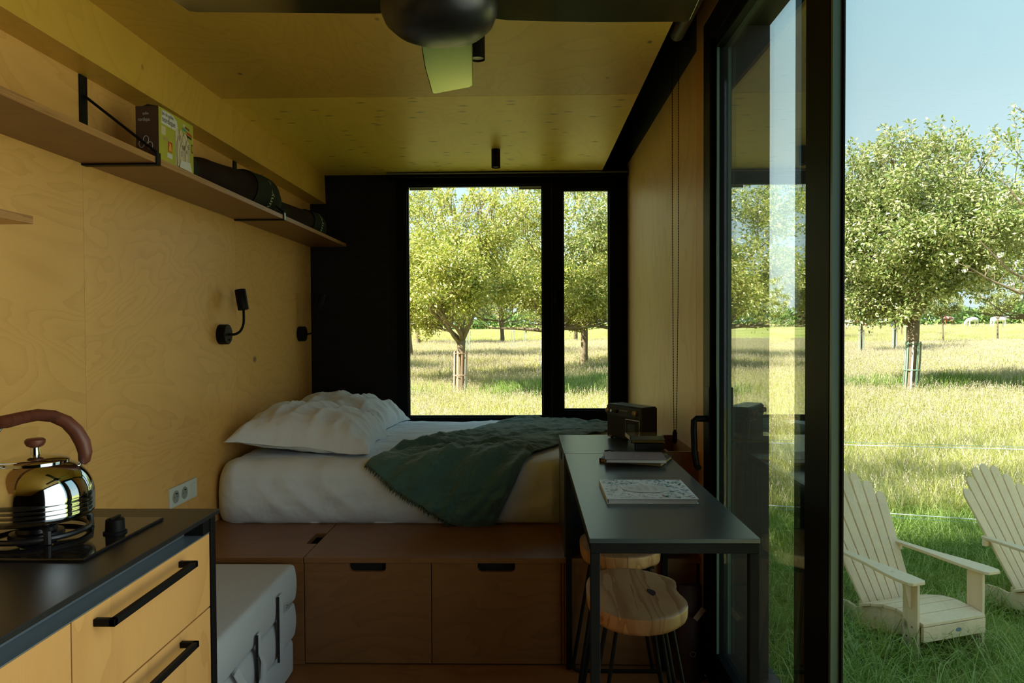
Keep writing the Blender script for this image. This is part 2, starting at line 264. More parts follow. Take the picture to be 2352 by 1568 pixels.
# ------------------------------------------------------------------ helpers
OFF = {}      # world offset of every parent object, so that parts can be written in world coordinates
class B:
    """collects shapes (world or local coordinates) and links them as ONE mesh object"""
    def __init__(s): s.v = []; s.f = []
    def add(s, vs, fs):
        n = len(s.v); s.v += [tuple(v) for v in vs]; s.f += [tuple(n + i for i in f) for f in fs]; return s
    def box(s, x0, x1, y0, y1, z0, z1, rot=None, piv=None):
        vs = [Vector((x, y, z)) for x in (x0, x1) for y in (y0, y1) for z in (z0, z1)]
        if rot is not None:
            piv = Vector(piv) if piv is not None else Vector(((x0 + x1) / 2, (y0 + y1) / 2, (z0 + z1) / 2))
            vs = [rot @ (v - piv) + piv for v in vs]
        return s.add(vs, [(0, 1, 3, 2), (4, 6, 7, 5), (0, 4, 5, 1), (2, 3, 7, 6), (0, 2, 6, 4), (1, 5, 7, 3)])
    def prism(s, poly, axis, a, b):
        """poly: 2D outline; axis 'x': (y,z), 'y': (x,z), 'z': (x,y); extruded from a to b"""
        def mk(p, t): return {'x': (t, p[0], p[1]), 'y': (p[0], t, p[1]), 'z': (p[0], p[1], t)}[axis]
        n = len(poly); vs = [mk(p, a) for p in poly] + [mk(p, b) for p in poly]
        return s.add(vs, [tuple(range(n)), tuple(range(2 * n - 1, n - 1, -1))] + [(i, i + n, (i + 1) % n + n, (i + 1) % n) for i in range(n)])
    def tube(s, pts, r, n=10, caps=True, closed=False):
        pts = [Vector(p) for p in pts]; rs = r if isinstance(r, (list, tuple)) else [r] * len(pts)
        vs = []; m = len(pts); up = None
        for i, p in enumerate(pts):
            if closed: d = pts[(i + 1) % m] - pts[i - 1]
            else: d = pts[min(i + 1, m - 1)] - pts[max(i - 1, 0)]
            d.normalize()
            if up is None:
                up = Vector((0, 0, 1)) if abs(d.z) < 0.9 else Vector((1, 0, 0))
            u = (up - d * up.dot(d)); u.normalize(); up = u; w_ = d.cross(u)
            for k in range(n):
                a = 2 * PI * k / n; vs.append(p + (u * math.cos(a) + w_ * math.sin(a)) * rs[i])
        fs = []
        for i in range(m if closed else m - 1):
            j = (i + 1) % m
            for k in range(n):
                fs.append((i * n + k, i * n + (k + 1) % n, j * n + (k + 1) % n, j * n + k))
        if caps and not closed: fs += [tuple(range(n - 1, -1, -1)), tuple((m - 1) * n + k for k in range(n))]
        return s.add(vs, fs)
    def lathe(s, prof, c, n=32, axis='z', cap=True):
        """prof: (radius, height) pairs"""
        c = Vector(c); vs = []
        for r_, h in prof:
            for k in range(n):
                a = 2 * PI * k / n; x, y = r_ * math.cos(a), r_ * math.sin(a)
                vs.append(c + {'z': Vector((x, y, h)), 'x': Vector((h, x, y)), 'y': Vector((x, h, y))}[axis])
        fs = [(i * n + k, i * n + (k + 1) % n, (i + 1) * n + (k + 1) % n, (i + 1) * n + k) for i in range(len(prof) - 1) for k in range(n)]
        if cap: fs += [tuple(range(n - 1, -1, -1)), tuple((len(prof) - 1) * n + k for k in range(n))]
        return s.add(vs, fs)
    def grid(s, fn, nu, nv, wrapu=False):
        vs = [fn(i / nu, j / nv) for i in range(nu + (0 if wrapu else 1)) for j in range(nv + 1)]
        m = nu if wrapu else nu + 1
        return s.add(vs, [(i * (nv + 1) + j, ((i + 1) % m) * (nv + 1) + j, ((i + 1) % m) * (nv + 1) + j + 1, i * (nv + 1) + j + 1) for i in range(nu) for j in range(nv)])
    def build(s, name, mat, parent=None, bevel=0.0, smooth=False, local=False, seg=2, recalc=True, angle=40):
        me = D.meshes.new(name)
        off = OFF.get(parent.name, Vector()) if (parent is not None and not local) else Vector()
        me.from_pydata([Vector(v) - off for v in s.v], [], s.f)
        if recalc:
            bm = bmesh.new(); bm.from_mesh(me); bmesh.ops.recalc_face_normals(bm, faces=bm.faces); bm.to_mesh(me); bm.free()
        o = D.objects.new(name, me); COL.objects.link(o)
        me.materials.append(M[mat] if isinstance(mat, str) else mat)
        if smooth:
            me.polygons.foreach_set('use_smooth', [True] * len(me.polygons))
            me.set_sharp_from_angle(angle=math.radians(angle))
        if bevel:
            b = o.modifiers.new('bevel', 'BEVEL'); b.width = bevel; b.segments = seg; b.limit_method = 'ANGLE'; b.angle_limit = math.radians(35)
        if parent is not None: o.parent = parent
        OFF[o.name] = off
        return o
def tag(o, label=None, cat=None, group=None, kind=None):
    if label: o['label'] = label
    if cat: o['category'] = cat
    if group: o['group'] = group
    if kind: o['kind'] = kind
    return o
def thing(name, loc, label, cat, group=None, rz=0.0):
    o = D.objects.new(name, None); COL.objects.link(o); o.location = loc; o.rotation_euler = (0, 0, rz); o.empty_display_size = 0.05
    OFF[o.name] = Vector(loc); return tag(o, label, cat, group)
def struct(name, loc=(0, 0, 0)):
    o = D.objects.new(name, None); COL.objects.link(o); o.location = loc; OFF[o.name] = Vector(loc); o['kind'] = 'structure'; o.empty_display_size = 0.05
    return o
def kids(o): return [c for c in D.objects if c.parent == o]
def copy_tree(o, loc=None, rz=None, scale=None, parent=None, ch=None):
    c = o.copy(); COL.objects.link(c)
    if parent is not None: c.parent = parent
    if loc is not None: c.location = loc
    if rz is not None: c.rotation_euler = (0, 0, rz)
    if scale is not None: c.scale = (scale,) * 3
    for k in kids(o): copy_tree(k, parent=c)
    return c
def text_mesh(txt, size):
    cu = D.curves.new('lettering', 'FONT'); cu.body = txt; cu.size = size; cu.extrude = 0.0; cu.align_x = 'LEFT'; cu.resolution_u = 3
    o = D.objects.new('lettering', cu); COL.objects.link(o)
    bpy.context.view_layer.update()
    me = D.meshes.new_from_object(o); vs = [v.co.copy() for v in me.vertices]; fs = [tuple(p.vertices) for p in me.polygons]
    D.objects.remove(o); D.meshes.remove(me); D.curves.remove(cu)
    return vs, fs
def lettering(name, txt, size, fn, mat, parent, sx_=1.0):
    """flat lettering; fn maps (x, y) on the type plane to a point of the scene"""
    vs, fs = text_mesh(txt, size)
    b = B(); b.add([fn(v.x * sx_, v.y) for v in vs], fs); return b.build(name, mat, parent, recalc=False)
def nz(x, y, z=0.0, s=1.0): return noise.noise(Vector((x * s, y * s, z * s)))

XL, XR, YB, ZC = -1.325, 0.604, 4.37, 2.127

# ------------------------------------------------------------------ the ground outside
def zg(x, y):
    d = math.hypot(x, y)
    t = min(1.0, max(0.0, (d - 8.0) / 6.0))
    return -0.83 - 0.15 * t * t * (3 - 2 * t) + 0.016 * max(0.0, d - 13.0) + 0.05 * nz(x, y, 0, 0.35)
def zg_far(x, y): return zg(x, y)
b = B()
ys = [-14, -9, -5, -2, 0, 2, 4, 6, 8, 10, 13, 16, 20, 25, 31, 38, 47, 58, 72, 90, 115, 150, 200]
xs = [-160, -110, -75, -50, -35, -25, -17, -11, -7, -4, -2, 0, 2, 4, 6, 9, 13, 18, 25, 35, 50, 75, 110, 160]
vs = [(x, y, zg(x, y)) for x in xs for y in ys]; ny = len(ys)
b.add(vs, [(i * ny + j, (i + 1) * ny + j, (i + 1) * ny + j + 1, i * ny + j + 1) for i in range(len(xs) - 1) for j in range(ny - 1)])
tag(b.build('ground', 'ground', smooth=True), kind='structure')

# ------------------------------------------------------------------ the cabin shell
YR = -1.80                                     # rear end of the cabin, behind the camera
fl = struct('floor')
for y0, y1 in ((YR, -0.55), (-0.55, 0.67), (0.67, 1.89), (1.89, YB)):
    B().box(XL, 0.86 if y1 < 2.4 else XR, y0 + 0.001, y1 - 0.001, -0.02, 0.0).build('panel', 'floor', fl)
B().box(-1.45, 0.86, YR - 0.1, YB + 0.1, -0.2, -0.021).build('chassis_slab', 'cladding', fl)
wl = struct('wall_left')
seams = [YR, -1.04, 0.05, 1.01, 2.124, 3.239, YB]
for a, c in zip(seams[:-1], seams[1:]):
    B().box(XL - 0.018, XL, a + 0.0012, c - 0.0012, -0.02, 2.3).build('panel', 'ply_wall', wl, bevel=0.0008, seg=1)
B().box(-1.45, XL - 0.019, YR - 0.1, YB + 0.1, -0.2, 2.62).build('outer_skin', 'cladding', wl)
ce = struct('ceiling')
seams = [YR, -1.77, 0.45, 1.67, 2.90, YB]
for a, c in zip(seams[1:-1], seams[2:]):
    B().box(-1.26, 0.447, a + 0.001, c - 0.001, ZC, ZC + 0.018).build('panel', 'ply_ceil_knotty_lit' if a > 2.8 else 'ply_ceil', ce, bevel=0.0008, seg=1)
B().box(-1.45, 0.95, YR - 0.1, YB + 0.1, 2.60, 2.66).build('roof_deck', 'dark_roof', ce)
tb = B(); tb.prism([(XL, 1.955), (-1.228, 1.955), (-1.234, ZC + 0.002), (XL, ZC + 0.002)], 'y', YR, 3.0)
t1 = tb.build('trim_1', 'ply_ceil'); t1['kind'] = 'structure'
tb = B(); tb.prism([(XL, 1.955), (-1.228, 1.955), (-1.234, ZC + 0.002), (XL, ZC + 0.002)], 'y', 3.001, YB - 0.001)
t2 = tb.build('trim_2', 'ply_ceil'); t2['kind'] = 'structure'
# right-hand wall: pale panels beside the bed, black upper band, header over the glazing
wr = struct('wall_right')
B().box(XR, XR + 0.018, 2.589, YB, -0.02, 2.176).build('panel', 'ply_right', wr)
B().box(XR + 0.001, XR + 0.018, 2.589, YB, 2.177, 2.62).build('upper_band', 'dark_roof', wr)
B().box(XR, XR + 0.018, 2.489, 2.588, -0.02, 2.60).build('post_panel', 'ply_front', wr, bevel=0.001)
B().box(XR, XR + 0.018, YR, 2.488, 2.222, 2.60).build('header_panel', 'ply_front', wr)
B().box(XR + 0.019, 0.83, 2.489, YB + 0.1, -0.2, 2.62).build('outer_skin', 'cladding', wr)
B().box(XR + 0.019, 0.83, YR - 0.1, 2.488, 2.223, 2.62).build('outer_header', 'cladding', wr)
# back wall
wb = struct('wall_back')
B().box(XL, -0.835, YB, YB + 0.02, 0.0, 2.3).build('panel', 'dark_wall', wb)
B().box(-0.833, -0.79, YB + 0.002, YB + 0.022, 0.0, 2.3).build('panel', 'dark_wall', wb)
B().box(-0.79, XR, YB, YB + 0.06, 0.0, 0.615).build('panel', 'dark_wall', wb)
B().box(-0.79, XR + 0.018, YB + 0.0005, YB + 0.10, 2.125, 2.62).build('panel', 'dark_wall', wb)
B().box(-1.40, -0.791, YB + 0.0005, YB + 0.02, 2.301, 2.62).build('panel', 'dark_wall', wb)
B().box(-1.40, -0.79, YB + 0.023, YB + 0.10, -0.2, 2.62).build('outer_skin', 'cladding', wb)
# unseen rear wall behind the camera, made dark to cut light bounced forward
wq = struct('wall_rear')
for a, c in ((XL, -0.36), (-0.36, XR)):
    B().box(a, c - 0.001, YR - 0.018, YR, 0.0, 2.3).build('panel', 'dark_wall', wq)
B().box(-1.45, 0.83, YR - 0.06, YR - 0.019, -0.2, 2.62).build('outer_skin', 'cladding', wq)

def window(name, x0, x1, z0, z1, gx0, gx1, gz0, gz1, y0=YB - 0.02, y1=YB + 0.07):
    wn = struct(name, (0, y0, 0))
    b = B(); b.box(x0, gx0, y0, y1, z0, z1); b.box(gx1, x1, y0, y1, z0, z1); b.box(gx0, gx1, y0, y1, z0, gz0); b.box(gx0, gx1, y0, y1, gz1, z1)
    b.build('window_frame', 'frame', wn, bevel=0.002)
    s = 0.008
    b = B(); b.box(gx0, gx0 + s, y0 + 0.02, y0 + 0.05, gz0, gz1); b.box(gx1 - s, gx1, y0 + 0.02, y0 + 0.05, gz0, gz1)
    b.box(gx0, gx1, y0 + 0.02, y0 + 0.05, gz0, gz0 + s); b.box(gx0, gx1, y0 + 0.02, y0 + 0.05, gz1 - s, gz1)
    b.build('glazing_bead', 'black', wn)
    B().box(gx0 + 0.001, gx1 - 0.001, y0 + 0.03, y0 + 0.038, gz0 + 0.001, gz1 - 0.001).build('pane', 'glass', wn)
    return wn
w1 = window('window_1', -0.79, 0.145, 0.615, 2.125, -0.731, 0.092, 0.652, 2.060)
w2 = window('window_2', 0.147, XR - 0.001, 0.615, 2.125, 0.214, 0.495, 0.693, 2.028)
for x0, x1 in ((-0.72, -0.575), (-0.05, 0.088)):       # two pale seals at the top of the large pane
    B().box(x0, x1, YB + 0.02, YB + 0.026, 2.036, 2.050).build('seal_strip', 'plastic', w1)
wh = B(); wh.box(0.158, 0.172, YB - 0.034, YB - 0.02, 1.31, 1.43); wh.box(0.161, 0.169, YB - 0.05, YB - 0.034, 1.325, 1.425)
wh.build('window_handle', 'black', w2, bevel=0.003)

# ------------------------------------------------------------------ the side glazing: a door leaf and a fixed pane
ZT = 2.222
d1 = struct('door_1', (XR, 1.9, 0))
b = B()
b.box(XR, 0.655, 2.404, 2.487, 0.0, ZT); b.box(XR, 0.655, 1.452, 2.404, 2.13, ZT); b.box(XR, 0.655, 1.452, 2.404, 0.0, 0.05)
b.build('door_frame', 'frame', d1, bevel=0.002)
b = B(); b.box(XR - 0.012, 0.612, 2.352, 2.403, 0.05, 2.13); b.build('lock_rail', 'frame', d1, bevel=0.003)
b = B(); b.box(0.613, 0.640, 2.322, 2.402, 0.051, 2.129); b.box(XR, 0.640, 1.582, 2.322, 2.085, 2.129); b.box(XR, 0.640, 1.582, 2.322, 0.051, 0.14)
b.build('door_leaf_frame', 'frame', d1, bevel=0.002)
B().box(XR + 0.001, 0.612, 2.312, 2.3215, 0.141, 2.084).build('glazing_edge', 'reveal', d1)
B().box(XR, 0.6345, 1.455, 1.581, 0.051, 2.129).build('mullion', 'frame', d1, bevel=0.002)
B().box(0.637, 0.664, 1.583, 1.730, 0.051, 2.129).build('outer_stile', 'frame', d1)
B().box(0.6275, 0.6345, 1.584, 2.3115, 0.141, 2.084).build('pane', 'glass_side', d1)
b = B()
b.box(0.575, 0.600, 2.225, 2.355, 0.885, 0.907); b.box(0.566, 0.592, 2.345, 2.372, 0.885, 0.907)
b = B(); b.box(0.588, XR - 0.011, 2.345, 2.395, 0.83, 1.00)
b.build('handle_plate', 'black', d1, bevel=0.004)
b = B(); pts = [(0.592, 2.372, 0.895), (0.553, 2.372, 0.895), (0.545, 2.372, 0.888), (0.544, 2.370, 0.86), (0.546, 2.366, 0.78), (0.552, 2.36, 0.742), (0.556, 2.35, 0.735)]
b.tube(pts, 0.0105, 10); b.build('door_handle', 'black', d1, smooth=True)
w3 = struct('window_3', (XR, 0.6, 0))
b = B()
b.box(XR, 0.6605, -0.049, 1.4535, 2.085, ZT - 0.001); b.box(XR, 0.6605, -0.049, 1.4535, 0.0, 0.05)
b.box(XR, 0.6605, -0.049, 0.05, 0.051, 2.084)
b.build('window_frame', 'frame', w3, bevel=0.002)
B().box(XR + 0.001, 0.6225, 1.444, 1.4535, 0.051, 2.084).build('glazing_edge', 'reveal', w3)
B().box(0.623, 0.6265, 1.436, 1.4535, 0.051, 2.084).build('gasket', 'black', w3)
B().box(0.6275, 0.6345, 0.051, 1.4525, 0.051, 2.084).build('pane', 'glass_tint', w3)
B().box(XR, XR + 0.018, YR, -0.05, -0.02, 2.221).build('panel', 'dark_wall', wr)  # unseen solid side wall, closes the glazing to keep light off the bed front
B().box(XR + 0.019, 0.83, YR - 0.1, -0.05, -0.2, 2.222).build('outer_skin', 'cladding', wr)
# ------------------------------------------------------------------ ceiling fan, ceiling spots
FC = Vector((-0.165, 1.37, 0))
fan = thing('ceiling_fan', (FC.x, FC.y, 1.745), 'black ceiling fan with a domed motor housing and flat lacquered blades', 'ceiling fan')
b = B(); b.lathe([(0.0, 1.745), (0.03, 1.746), (0.06, 1.751), (0.085, 1.761), (0.102, 1.776), (0.110, 1.795), (0.111, 1.815), (0.104, 1.84), (0.085, 1.86), (0.05, 1.872), (0.0, 1.874)], FC, 48, cap=False)
b.build('motor_housing', 'fan', fan, smooth=True, angle=60)
b = B(); b.lathe([(0.014, 1.872), (0.014, 2.07)], FC, 16); b.build('downrod', 'fan', fan, smooth=True)
b = B(); b.lathe([(0.02, 2.06), (0.055, 2.085), (0.062, 2.127)], FC, 32); b.build('ceiling_canopy', 'fan', fan, smooth=True)
def blade(ang, tilt, L=0.49):
    outl = [(0.085, -0.052), (0.13, -0.060), (0.30, -0.058), (L - 0.01, -0.054), (L, -0.046), (L, 0.046), (L - 0.01, 0.052), (0.30, 0.055), (0.13, 0.050), (0.085, 0.040)]
    bb = B(); R_ = Matrix.Rotation(ang, 3, 'Z') @ Matrix.Rotation(tilt, 3, 'X')
    n = len(outl)
    vs = [R_ @ Vector((x, y, z)) for z in (-0.003, 0.003) for x, y in outl]
    vs = [v + Vector((FC.x, FC.y, 1.812)) for v in vs]
    bb.add(vs, [tuple(range(n)), tuple(range(2 * n - 1, n - 1, -1))] + [(i, (i + 1) % n, (i + 1) % n + n, i + n) for i in range(n)])
    return bb.build('blade', 'blade', fan, bevel=0.002)
for a_, t_ in ((93.2, -11), (2.5, -9), (182.5, -9), (272.5, -9)): blade(math.radians(a_), math.radians(t_))
for i, (x, y, lab) in enumerate(((-0.153, 2.25, 'short black ceiling spot half hidden behind the fan hub'), (-0.163, 3.77, 'short black ceiling spot above the bed, near the window'))):
    sp = thing('ceiling_spot', (x, y, ZC), lab, 'ceiling light', 'black tube spots on the ceiling')
    b = B(); b.lathe([(0.0215, 2.036), (0.0235, 2.032), (0.0235, ZC - 0.001), (0.0, ZC - 0.001)], (x, y, 0), 32, cap=False); b.build('body', 'black', sp, smooth=True)
    b = B(); b.lathe([(0.0, 2.038), (0.021, 2.038), (0.021, 2.044), (0, 2.044)], (x, y, 0), 32, cap=False); b.build('lens', 'spotlens', sp, smooth=True)

# ------------------------------------------------------------------ roller blinds
rb = thing('roller_blind', (0.555, 2.70, 2.28), 'beige roller blind tube with a black bead chain beside the side door', 'blind')
b = B(); b.tube([(0.558, 2.70, 2.282), (0.558, 0.35, 2.282)], 0.027, 24); b.build('tube', 'beige', rb, smooth=True)
b = B(); b.box(0.545, XR - 0.001, 2.701, 2.712, 2.26, 2.31); b.build('end_bracket', 'black', rb)
b = B()
def chain_path(s):
    # two strands that meet at a small weight inside the box
    return [(0.542 + 0.006 * t ** 3 if s < 0 else 0.566 - 0.010 * t ** 3, 2.708, 2.27 - 1.47 * t) for t in [i / 24 for i in range(25)]]
for s in (-1, 1): b.tube(chain_path(s), 0.0011, 5)
b.build('cord', 'black', rb)
bb = B()
for s in (-1, 1):
    pth = chain_path(s); n = 150
    for k in range(n):
        t = k / n; q = t * 24; i = int(q); f_ = q - i
        p = Vector(pth[i]).lerp(Vector(pth[i + 1]), f_)
        r_ = 0.0026
        bb.add([p + Vector(d) * r_ for d in ((1, 0, 0), (-1, 0, 0), (0, 1, 0), (0, -1, 0), (0, 0, 1.2), (0, 0, -1.2))], [(0, 2, 4), (2, 1, 4), (1, 3, 4), (3, 0, 4), (2, 0, 5), (1, 2, 5), (3, 1, 5), (0, 3, 5)])
tag(bb.build('chain_beads', 'black', rb, smooth=True), kind='stuff')
b = B(); b.lathe([(0.004, 0.81), (0.009, 0.80), (0.009, 0.765), (0.004, 0.758)], (0.551, 2.708, 0), 12); b.build('chain_weight', 'black', rb, smooth=True)
hb = thing('roller_blind', (-0.1, YB - 0.03, 2.11), 'slim black blind rail with a pale edge above the bed window', 'blind')
b = B(); b.box(-0.84, XR - 0.004, YB - 0.075, YB - 0.024, 2.095, 2.1255); b.build('rail', 'frame', hb, bevel=0.004)
b = B(); b.box(-0.84, XR - 0.004, YB - 0.078, YB - 0.0755, 2.112, 2.120); b.build('pale_edge', 'alu', hb)

# ------------------------------------------------------------------ wall lamps, socket
def wall_lamp(y, lab, pts, dirv, hz=1.174):
    wl_ = thing('wall_lamp', (XL, y, hz), lab, 'wall lamp', 'black reading lamps on the left wall')
    b = B(); b.lathe([(0.043, 0.001), (0.043, 0.036), (0.041, 0.038), (0.0, 0.038)], (XL, y, hz), 40, 'x', cap=False); b.build('base', 'black', wl_, smooth=True)
    base = kids(wl_)[0]
    b = B(); b.lathe([(0.0055, 0.038), (0.005, 0.044), (0.0, 0.044)], (XL, y + 0.004, hz - 0.024), 12, 'x', cap=False); b.build('switch_button', 'hole', base, smooth=True)
    b = B()
    P_ = [Vector(p) for p in pts]; out = []
    for i in range(len(P_) - 1):      # Catmull-Rom
        p0 = P_[max(i - 1, 0)]; p1 = P_[i]; p2 = P_[i + 1]; p3 = P_[min(i + 2, len(P_) - 1)]
        for k in range(6):
            t = k / 6
            out.append(0.5 * ((2 * p1) + (p2 - p0) * t + (2 * p0 - 5 * p1 + 4 * p2 - p3) * t * t + (3 * p1 - p0 - 3 * p2 + p3) * t ** 3))
    out.append(P_[-1]); b.tube(out, 0.0055, 10); b.build('flexible_arm', 'black', wl_, smooth=True)
    d = Vector(dirv).normalized(); e0 = P_[-1]
    b = B(); b.tube([e0 - d * 0.001, e0, e0 + d * 0.002, e0 + d * 0.088, e0 + d * 0.090], [0.012, 0.0225, 0.0235, 0.0235, 0.022], 28); b.build('shade', 'black', wl_, smooth=True)
    return wl_
wall_lamp(3.063, 'black wall reading lamp nearer the camera, shade turned upward', [(-1.287, 3.063, 1.174), (-1.262, 3.068, 1.174), (-1.243, 3.08, 1.188), (-1.238, 3.10, 1.215), (-1.243, 3.12, 1.245), (-1.252, 3.14, 1.282)], (-0.016, 0.006, 0.085))
wall_lamp(4.13, 'black wall reading lamp in the far corner against the black wall', [(-1.287, 4.13, 1.166), (-1.262, 4.13, 1.166), (-1.235, 4.13, 1.18), (-1.220, 4.135, 1.22), (-1.216, 4.14, 1.27), (-1.212, 4.15, 1.31)], (0.02, 0.0, 0.085), 1.166)
so = thing('power_socket', (XL, 2.706, 0.575), 'white triple wall plate with two sockets and a switch', 'socket')
y0, y1, z0, z1 = 2.601, 2.811, 0.536, 0.610
b = B(); b.box(XL, XL + 0.010, y0, y1, z0, z1); b.build('plate', 'plastic', so, bevel=0.002)
for yc in (2.638, 2.706):
    so_ = B(); so_.lathe([(0.0235, 0.0101), (0.0235, 0.0116), (0.0205, 0.0116), (0.0195, 0.0103), (0.0, 0.0103)], (XL, yc, 0.573), 32, 'x', cap=False)
    o = so_.build('outlet', 'plastic_dk', so, smooth=True)
    hl = B()
    for dy in (-0.0095, 0.0095): hl.lathe([(0.0026, 0.0104), (0.0, 0.0108)], (XL, yc + dy, 0.573), 10, 'x', cap=False)
    hl.lathe([(0.0026, 0.0104), (0.0026, 0.0165), (0.0, 0.0165)], (XL, yc, 0.585), 10, 'x', cap=False)
    hl.build('pin_holes', 'hole', o)
b = B(); b.box(XL + 0.0101, XL + 0.013, 2.758, 2.797, 0.545, 0.594); b.build('switch', 'plastic', so, bevel=0.001)

# ------------------------------------------------------------------ wall shelves, the box and the rolled mats
sh = thing('wall_shelf', (XL, 3.0, 1.71), 'long plywood shelf high on the left wall with black brackets', 'shelf', 'plywood shelves on the left wall')
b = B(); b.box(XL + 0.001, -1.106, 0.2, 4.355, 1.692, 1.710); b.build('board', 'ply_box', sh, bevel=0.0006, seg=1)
b = B(); b.box(-1.1055, -1.101, 0.2, 4.355, 1.692, 1.710); b.build('edge_band', 'ply_edge', sh)
for yb in (1.02, 2.127, 3.237):
    b = B(); b.box(XL + 0.001, XL + 0.005, yb - 0.018, yb + 0.018, 1.7105, 1.954)
    br = b.build('bracket', 'black', sh)
    b = B(); b.box(XL + 0.001, -1.098, yb - 0.012, yb + 0.012, 1.6865, 1.6915); b.box(-1.1005, -1.097, yb - 0.012, yb + 0.012, 1.6865, 1.724)
    b.build('support_strip', 'black', br)
    b = B(); b.tube([(XL + 0.006, yb, 1.895), (-1.100, yb, 1.722)], 0.0042, 8); b.build('stay_rod', 'black', br, smooth=True)
b = B(); b.box(-1.0968, -1.0955, 3.230, 3.246, 1.690, 1.720); b.build('pale_clip', 'plastic', br)
s2 = thing('wall_shelf', (XL, 1.0, 1.45), 'end of a lower short plywood shelf at the left frame edge', 'shelf', 'plywood shelves on the left wall')
b = B(); b.box(XL + 0.001, -1.106, 0.2, 1.582, 1.434, 1.452); b.build('board', 'ply_front', s2)
b = B(); b.box(-1.1055, -1.101, 0.2, 1.582, 1.434, 1.452); b.build('edge_band', 'ply_edge', s2)

gb = thing('game_box', (-1.13, 2.215, 1.7105), 'yellow green skittles game box standing on the long shelf', 'game box')
X0, X1, Y0, Y1, Z0, Z1 = -1.178, -1.108, 2.150, 2.372, 1.7115, 1.870
b = B(); b.box(X0, X1, Y0, Y1, Z0, Z1); bx_ = b.build('carton', 'card_b', gb, bevel=0.001)
b = B(); b.box(X1 + 0.0002, X1 + 0.0012, Y0, Y1, Z0, Z1); fr_ = b.build('front_panel', 'card_y', gb)
b = B(); b.tube([(X0 + 0.012, Y0 + 0.02, Z1), (X0 + 0.022, Y0 + 0.03, Z1 + 0.010), (X0 + 0.05, Y0 + 0.05, Z1 + 0.010), (X0 + 0.06, Y0 + 0.06, Z1)], 0.005, 8); b.build('carry_handle', 'hole', gb, smooth=True)
XF = X1 + 0.0014
def fpan(u, v, d=0.0): return Vector((XF + d, Y0 + u * (Y1 - Y0), Z0 + v * (Z1 - Z0)))     # front panel coordinates, u along the shelf
def patch(name, poly, mat, d=0.0):
    b = B(); b.add([fpan(u, v, d) for u, v in poly] , [tuple(range(len(poly)))]); return b.build(name, mat, fr_, recalc=False)
def disc(cu, cv, ru, rv, n=14): return [(cu + ru * math.cos(2 * PI * k / n), cv + rv * math.sin(2 * PI * k / n)) for k in range(n)]
patch('title_label', [(0.06, 0.70), (0.55, 0.70), (0.50, 0.90), (0.38, 0.97), (0.08, 0.97)], 'white')
lettering('lettering', 'Jeu de quilles', 0.020, lambda x, y: Vector((XF + 0.0006, Y0 + 0.018 + x * 0.68, Z0 + 0.89 * (Z1 - Z0) - 0.002 + y * 0.85)), 'ink', fr_)
lettering('lettering', 'nordique', 0.032, lambda x, y: Vector((XF + 0.0006, Y0 + 0.018 + x * 0.70, Z0 + 0.755 * (Z1 - Z0) - 0.001 + y * 0.80)), 'ink', fr_)
patch('print', disc(0.72, 0.90, 0.035, 0.03), 'white'); patch('print', [(0.74, 0.86), (0.88, 0.84), (0.88, 0.88), (0.74, 0.90)], 'maroon')
patch('print', [(0.66, 0.80), (0.80, 0.78), (0.80, 0.82), (0.66, 0.85)], 'teal'); patch('print', [(0.80, 0.76), (0.96, 0.74), (0.96, 0.79), (0.80, 0.81)], 'red')
patch('print', [(0.74, 0.70), (0.94, 0.68), (0.94, 0.73), (0.74, 0.75)], 'ink')
patch('print', [(0.06, 0.50), (0.18, 0.50), (0.18, 0.66), (0.06, 0.66)], 'pin'); patch('print', [(0.10, 0.40), (0.24, 0.40), (0.24, 0.47), (0.10, 0.47)], 'kraft')
patch('print', [(0.24, 0.22), (0.36, 0.22), (0.36, 0.42), (0.24, 0.42)], 'red'); patch('print', [(0.255, 0.24), (0.345, 0.24), (0.32, 0.38), (0.28, 0.40)], 'orange', 0.0004)
patch('print', [(0.22, 0.10), (0.36, 0.10), (0.36, 0.19), (0.22, 0.19)], 'white'); patch('print', [(0.93, 0.42), (0.985, 0.42), (0.985, 0.60), (0.93, 0.60)], 'maroon')
patch('print', [(0.945, 0.46), (0.975, 0.46), (0.975, 0.57), (0.945, 0.57)], 'card_y', 0.0004)
def pin(cu, top, wd, lay):
    bot = 0.02
    poly = [(cu - wd, bot), (cu + wd, bot)] + [(cu + wd * math.cos(a), top - 0.05 + 0.09 * math.sin(a)) for a in [PI * k / 8 for k in range(9)]]
    patch('pin_print', [(u + 0.008, v + 0.004) for u, v in poly], 'ink', lay); patch('pin_print', poly, 'pin', lay + 0.0002)
for q, (cu, top) in enumerate(((0.50, 0.72), (0.62, 0.74), (0.74, 0.70), (0.56, 0.62), (0.69, 0.64), (0.53, 0.50), (0.80, 0.58), (0.64, 0.50), (0.60, 0.40), (0.75, 0.46))): pin(cu, top, 0.052, 0.0002 + q * 0.00045)
for tx, u_, v_ in (('2', 0.572, 0.24), ('10', 0.60, 0.38), ('4', 0.72, 0.32), ('8', 0.52, 0.54), ('5', 0.78, 0.44)):
    lettering('lettering', tx, 0.022, lambda x, y, u_=u_, v_=v_: fpan(u_, v_, 0.0052) + Vector((0, x * 0.8, y)), 'ink', fr_)
patch('print', [(0.52, 0.0), (0.90, 0.0), (0.84, 0.18), (0.55, 0.14)], 'white', 0.0056)
lettering('lettering', 'nordique', 0.016, lambda x, y: Vector((X0 + 0.008 + x * 0.62, Y0 - 0.0006, Z1 - 0.045 + y)), 'paleprint', bx_)
lettering('lettering', 'quilles', 0.012, lambda x, y: Vector((X0 + 0.022 + x * 0.62, Y0 - 0.0006, Z1 - 0.026 + y)), 'paleprint', bx_)
b = B()
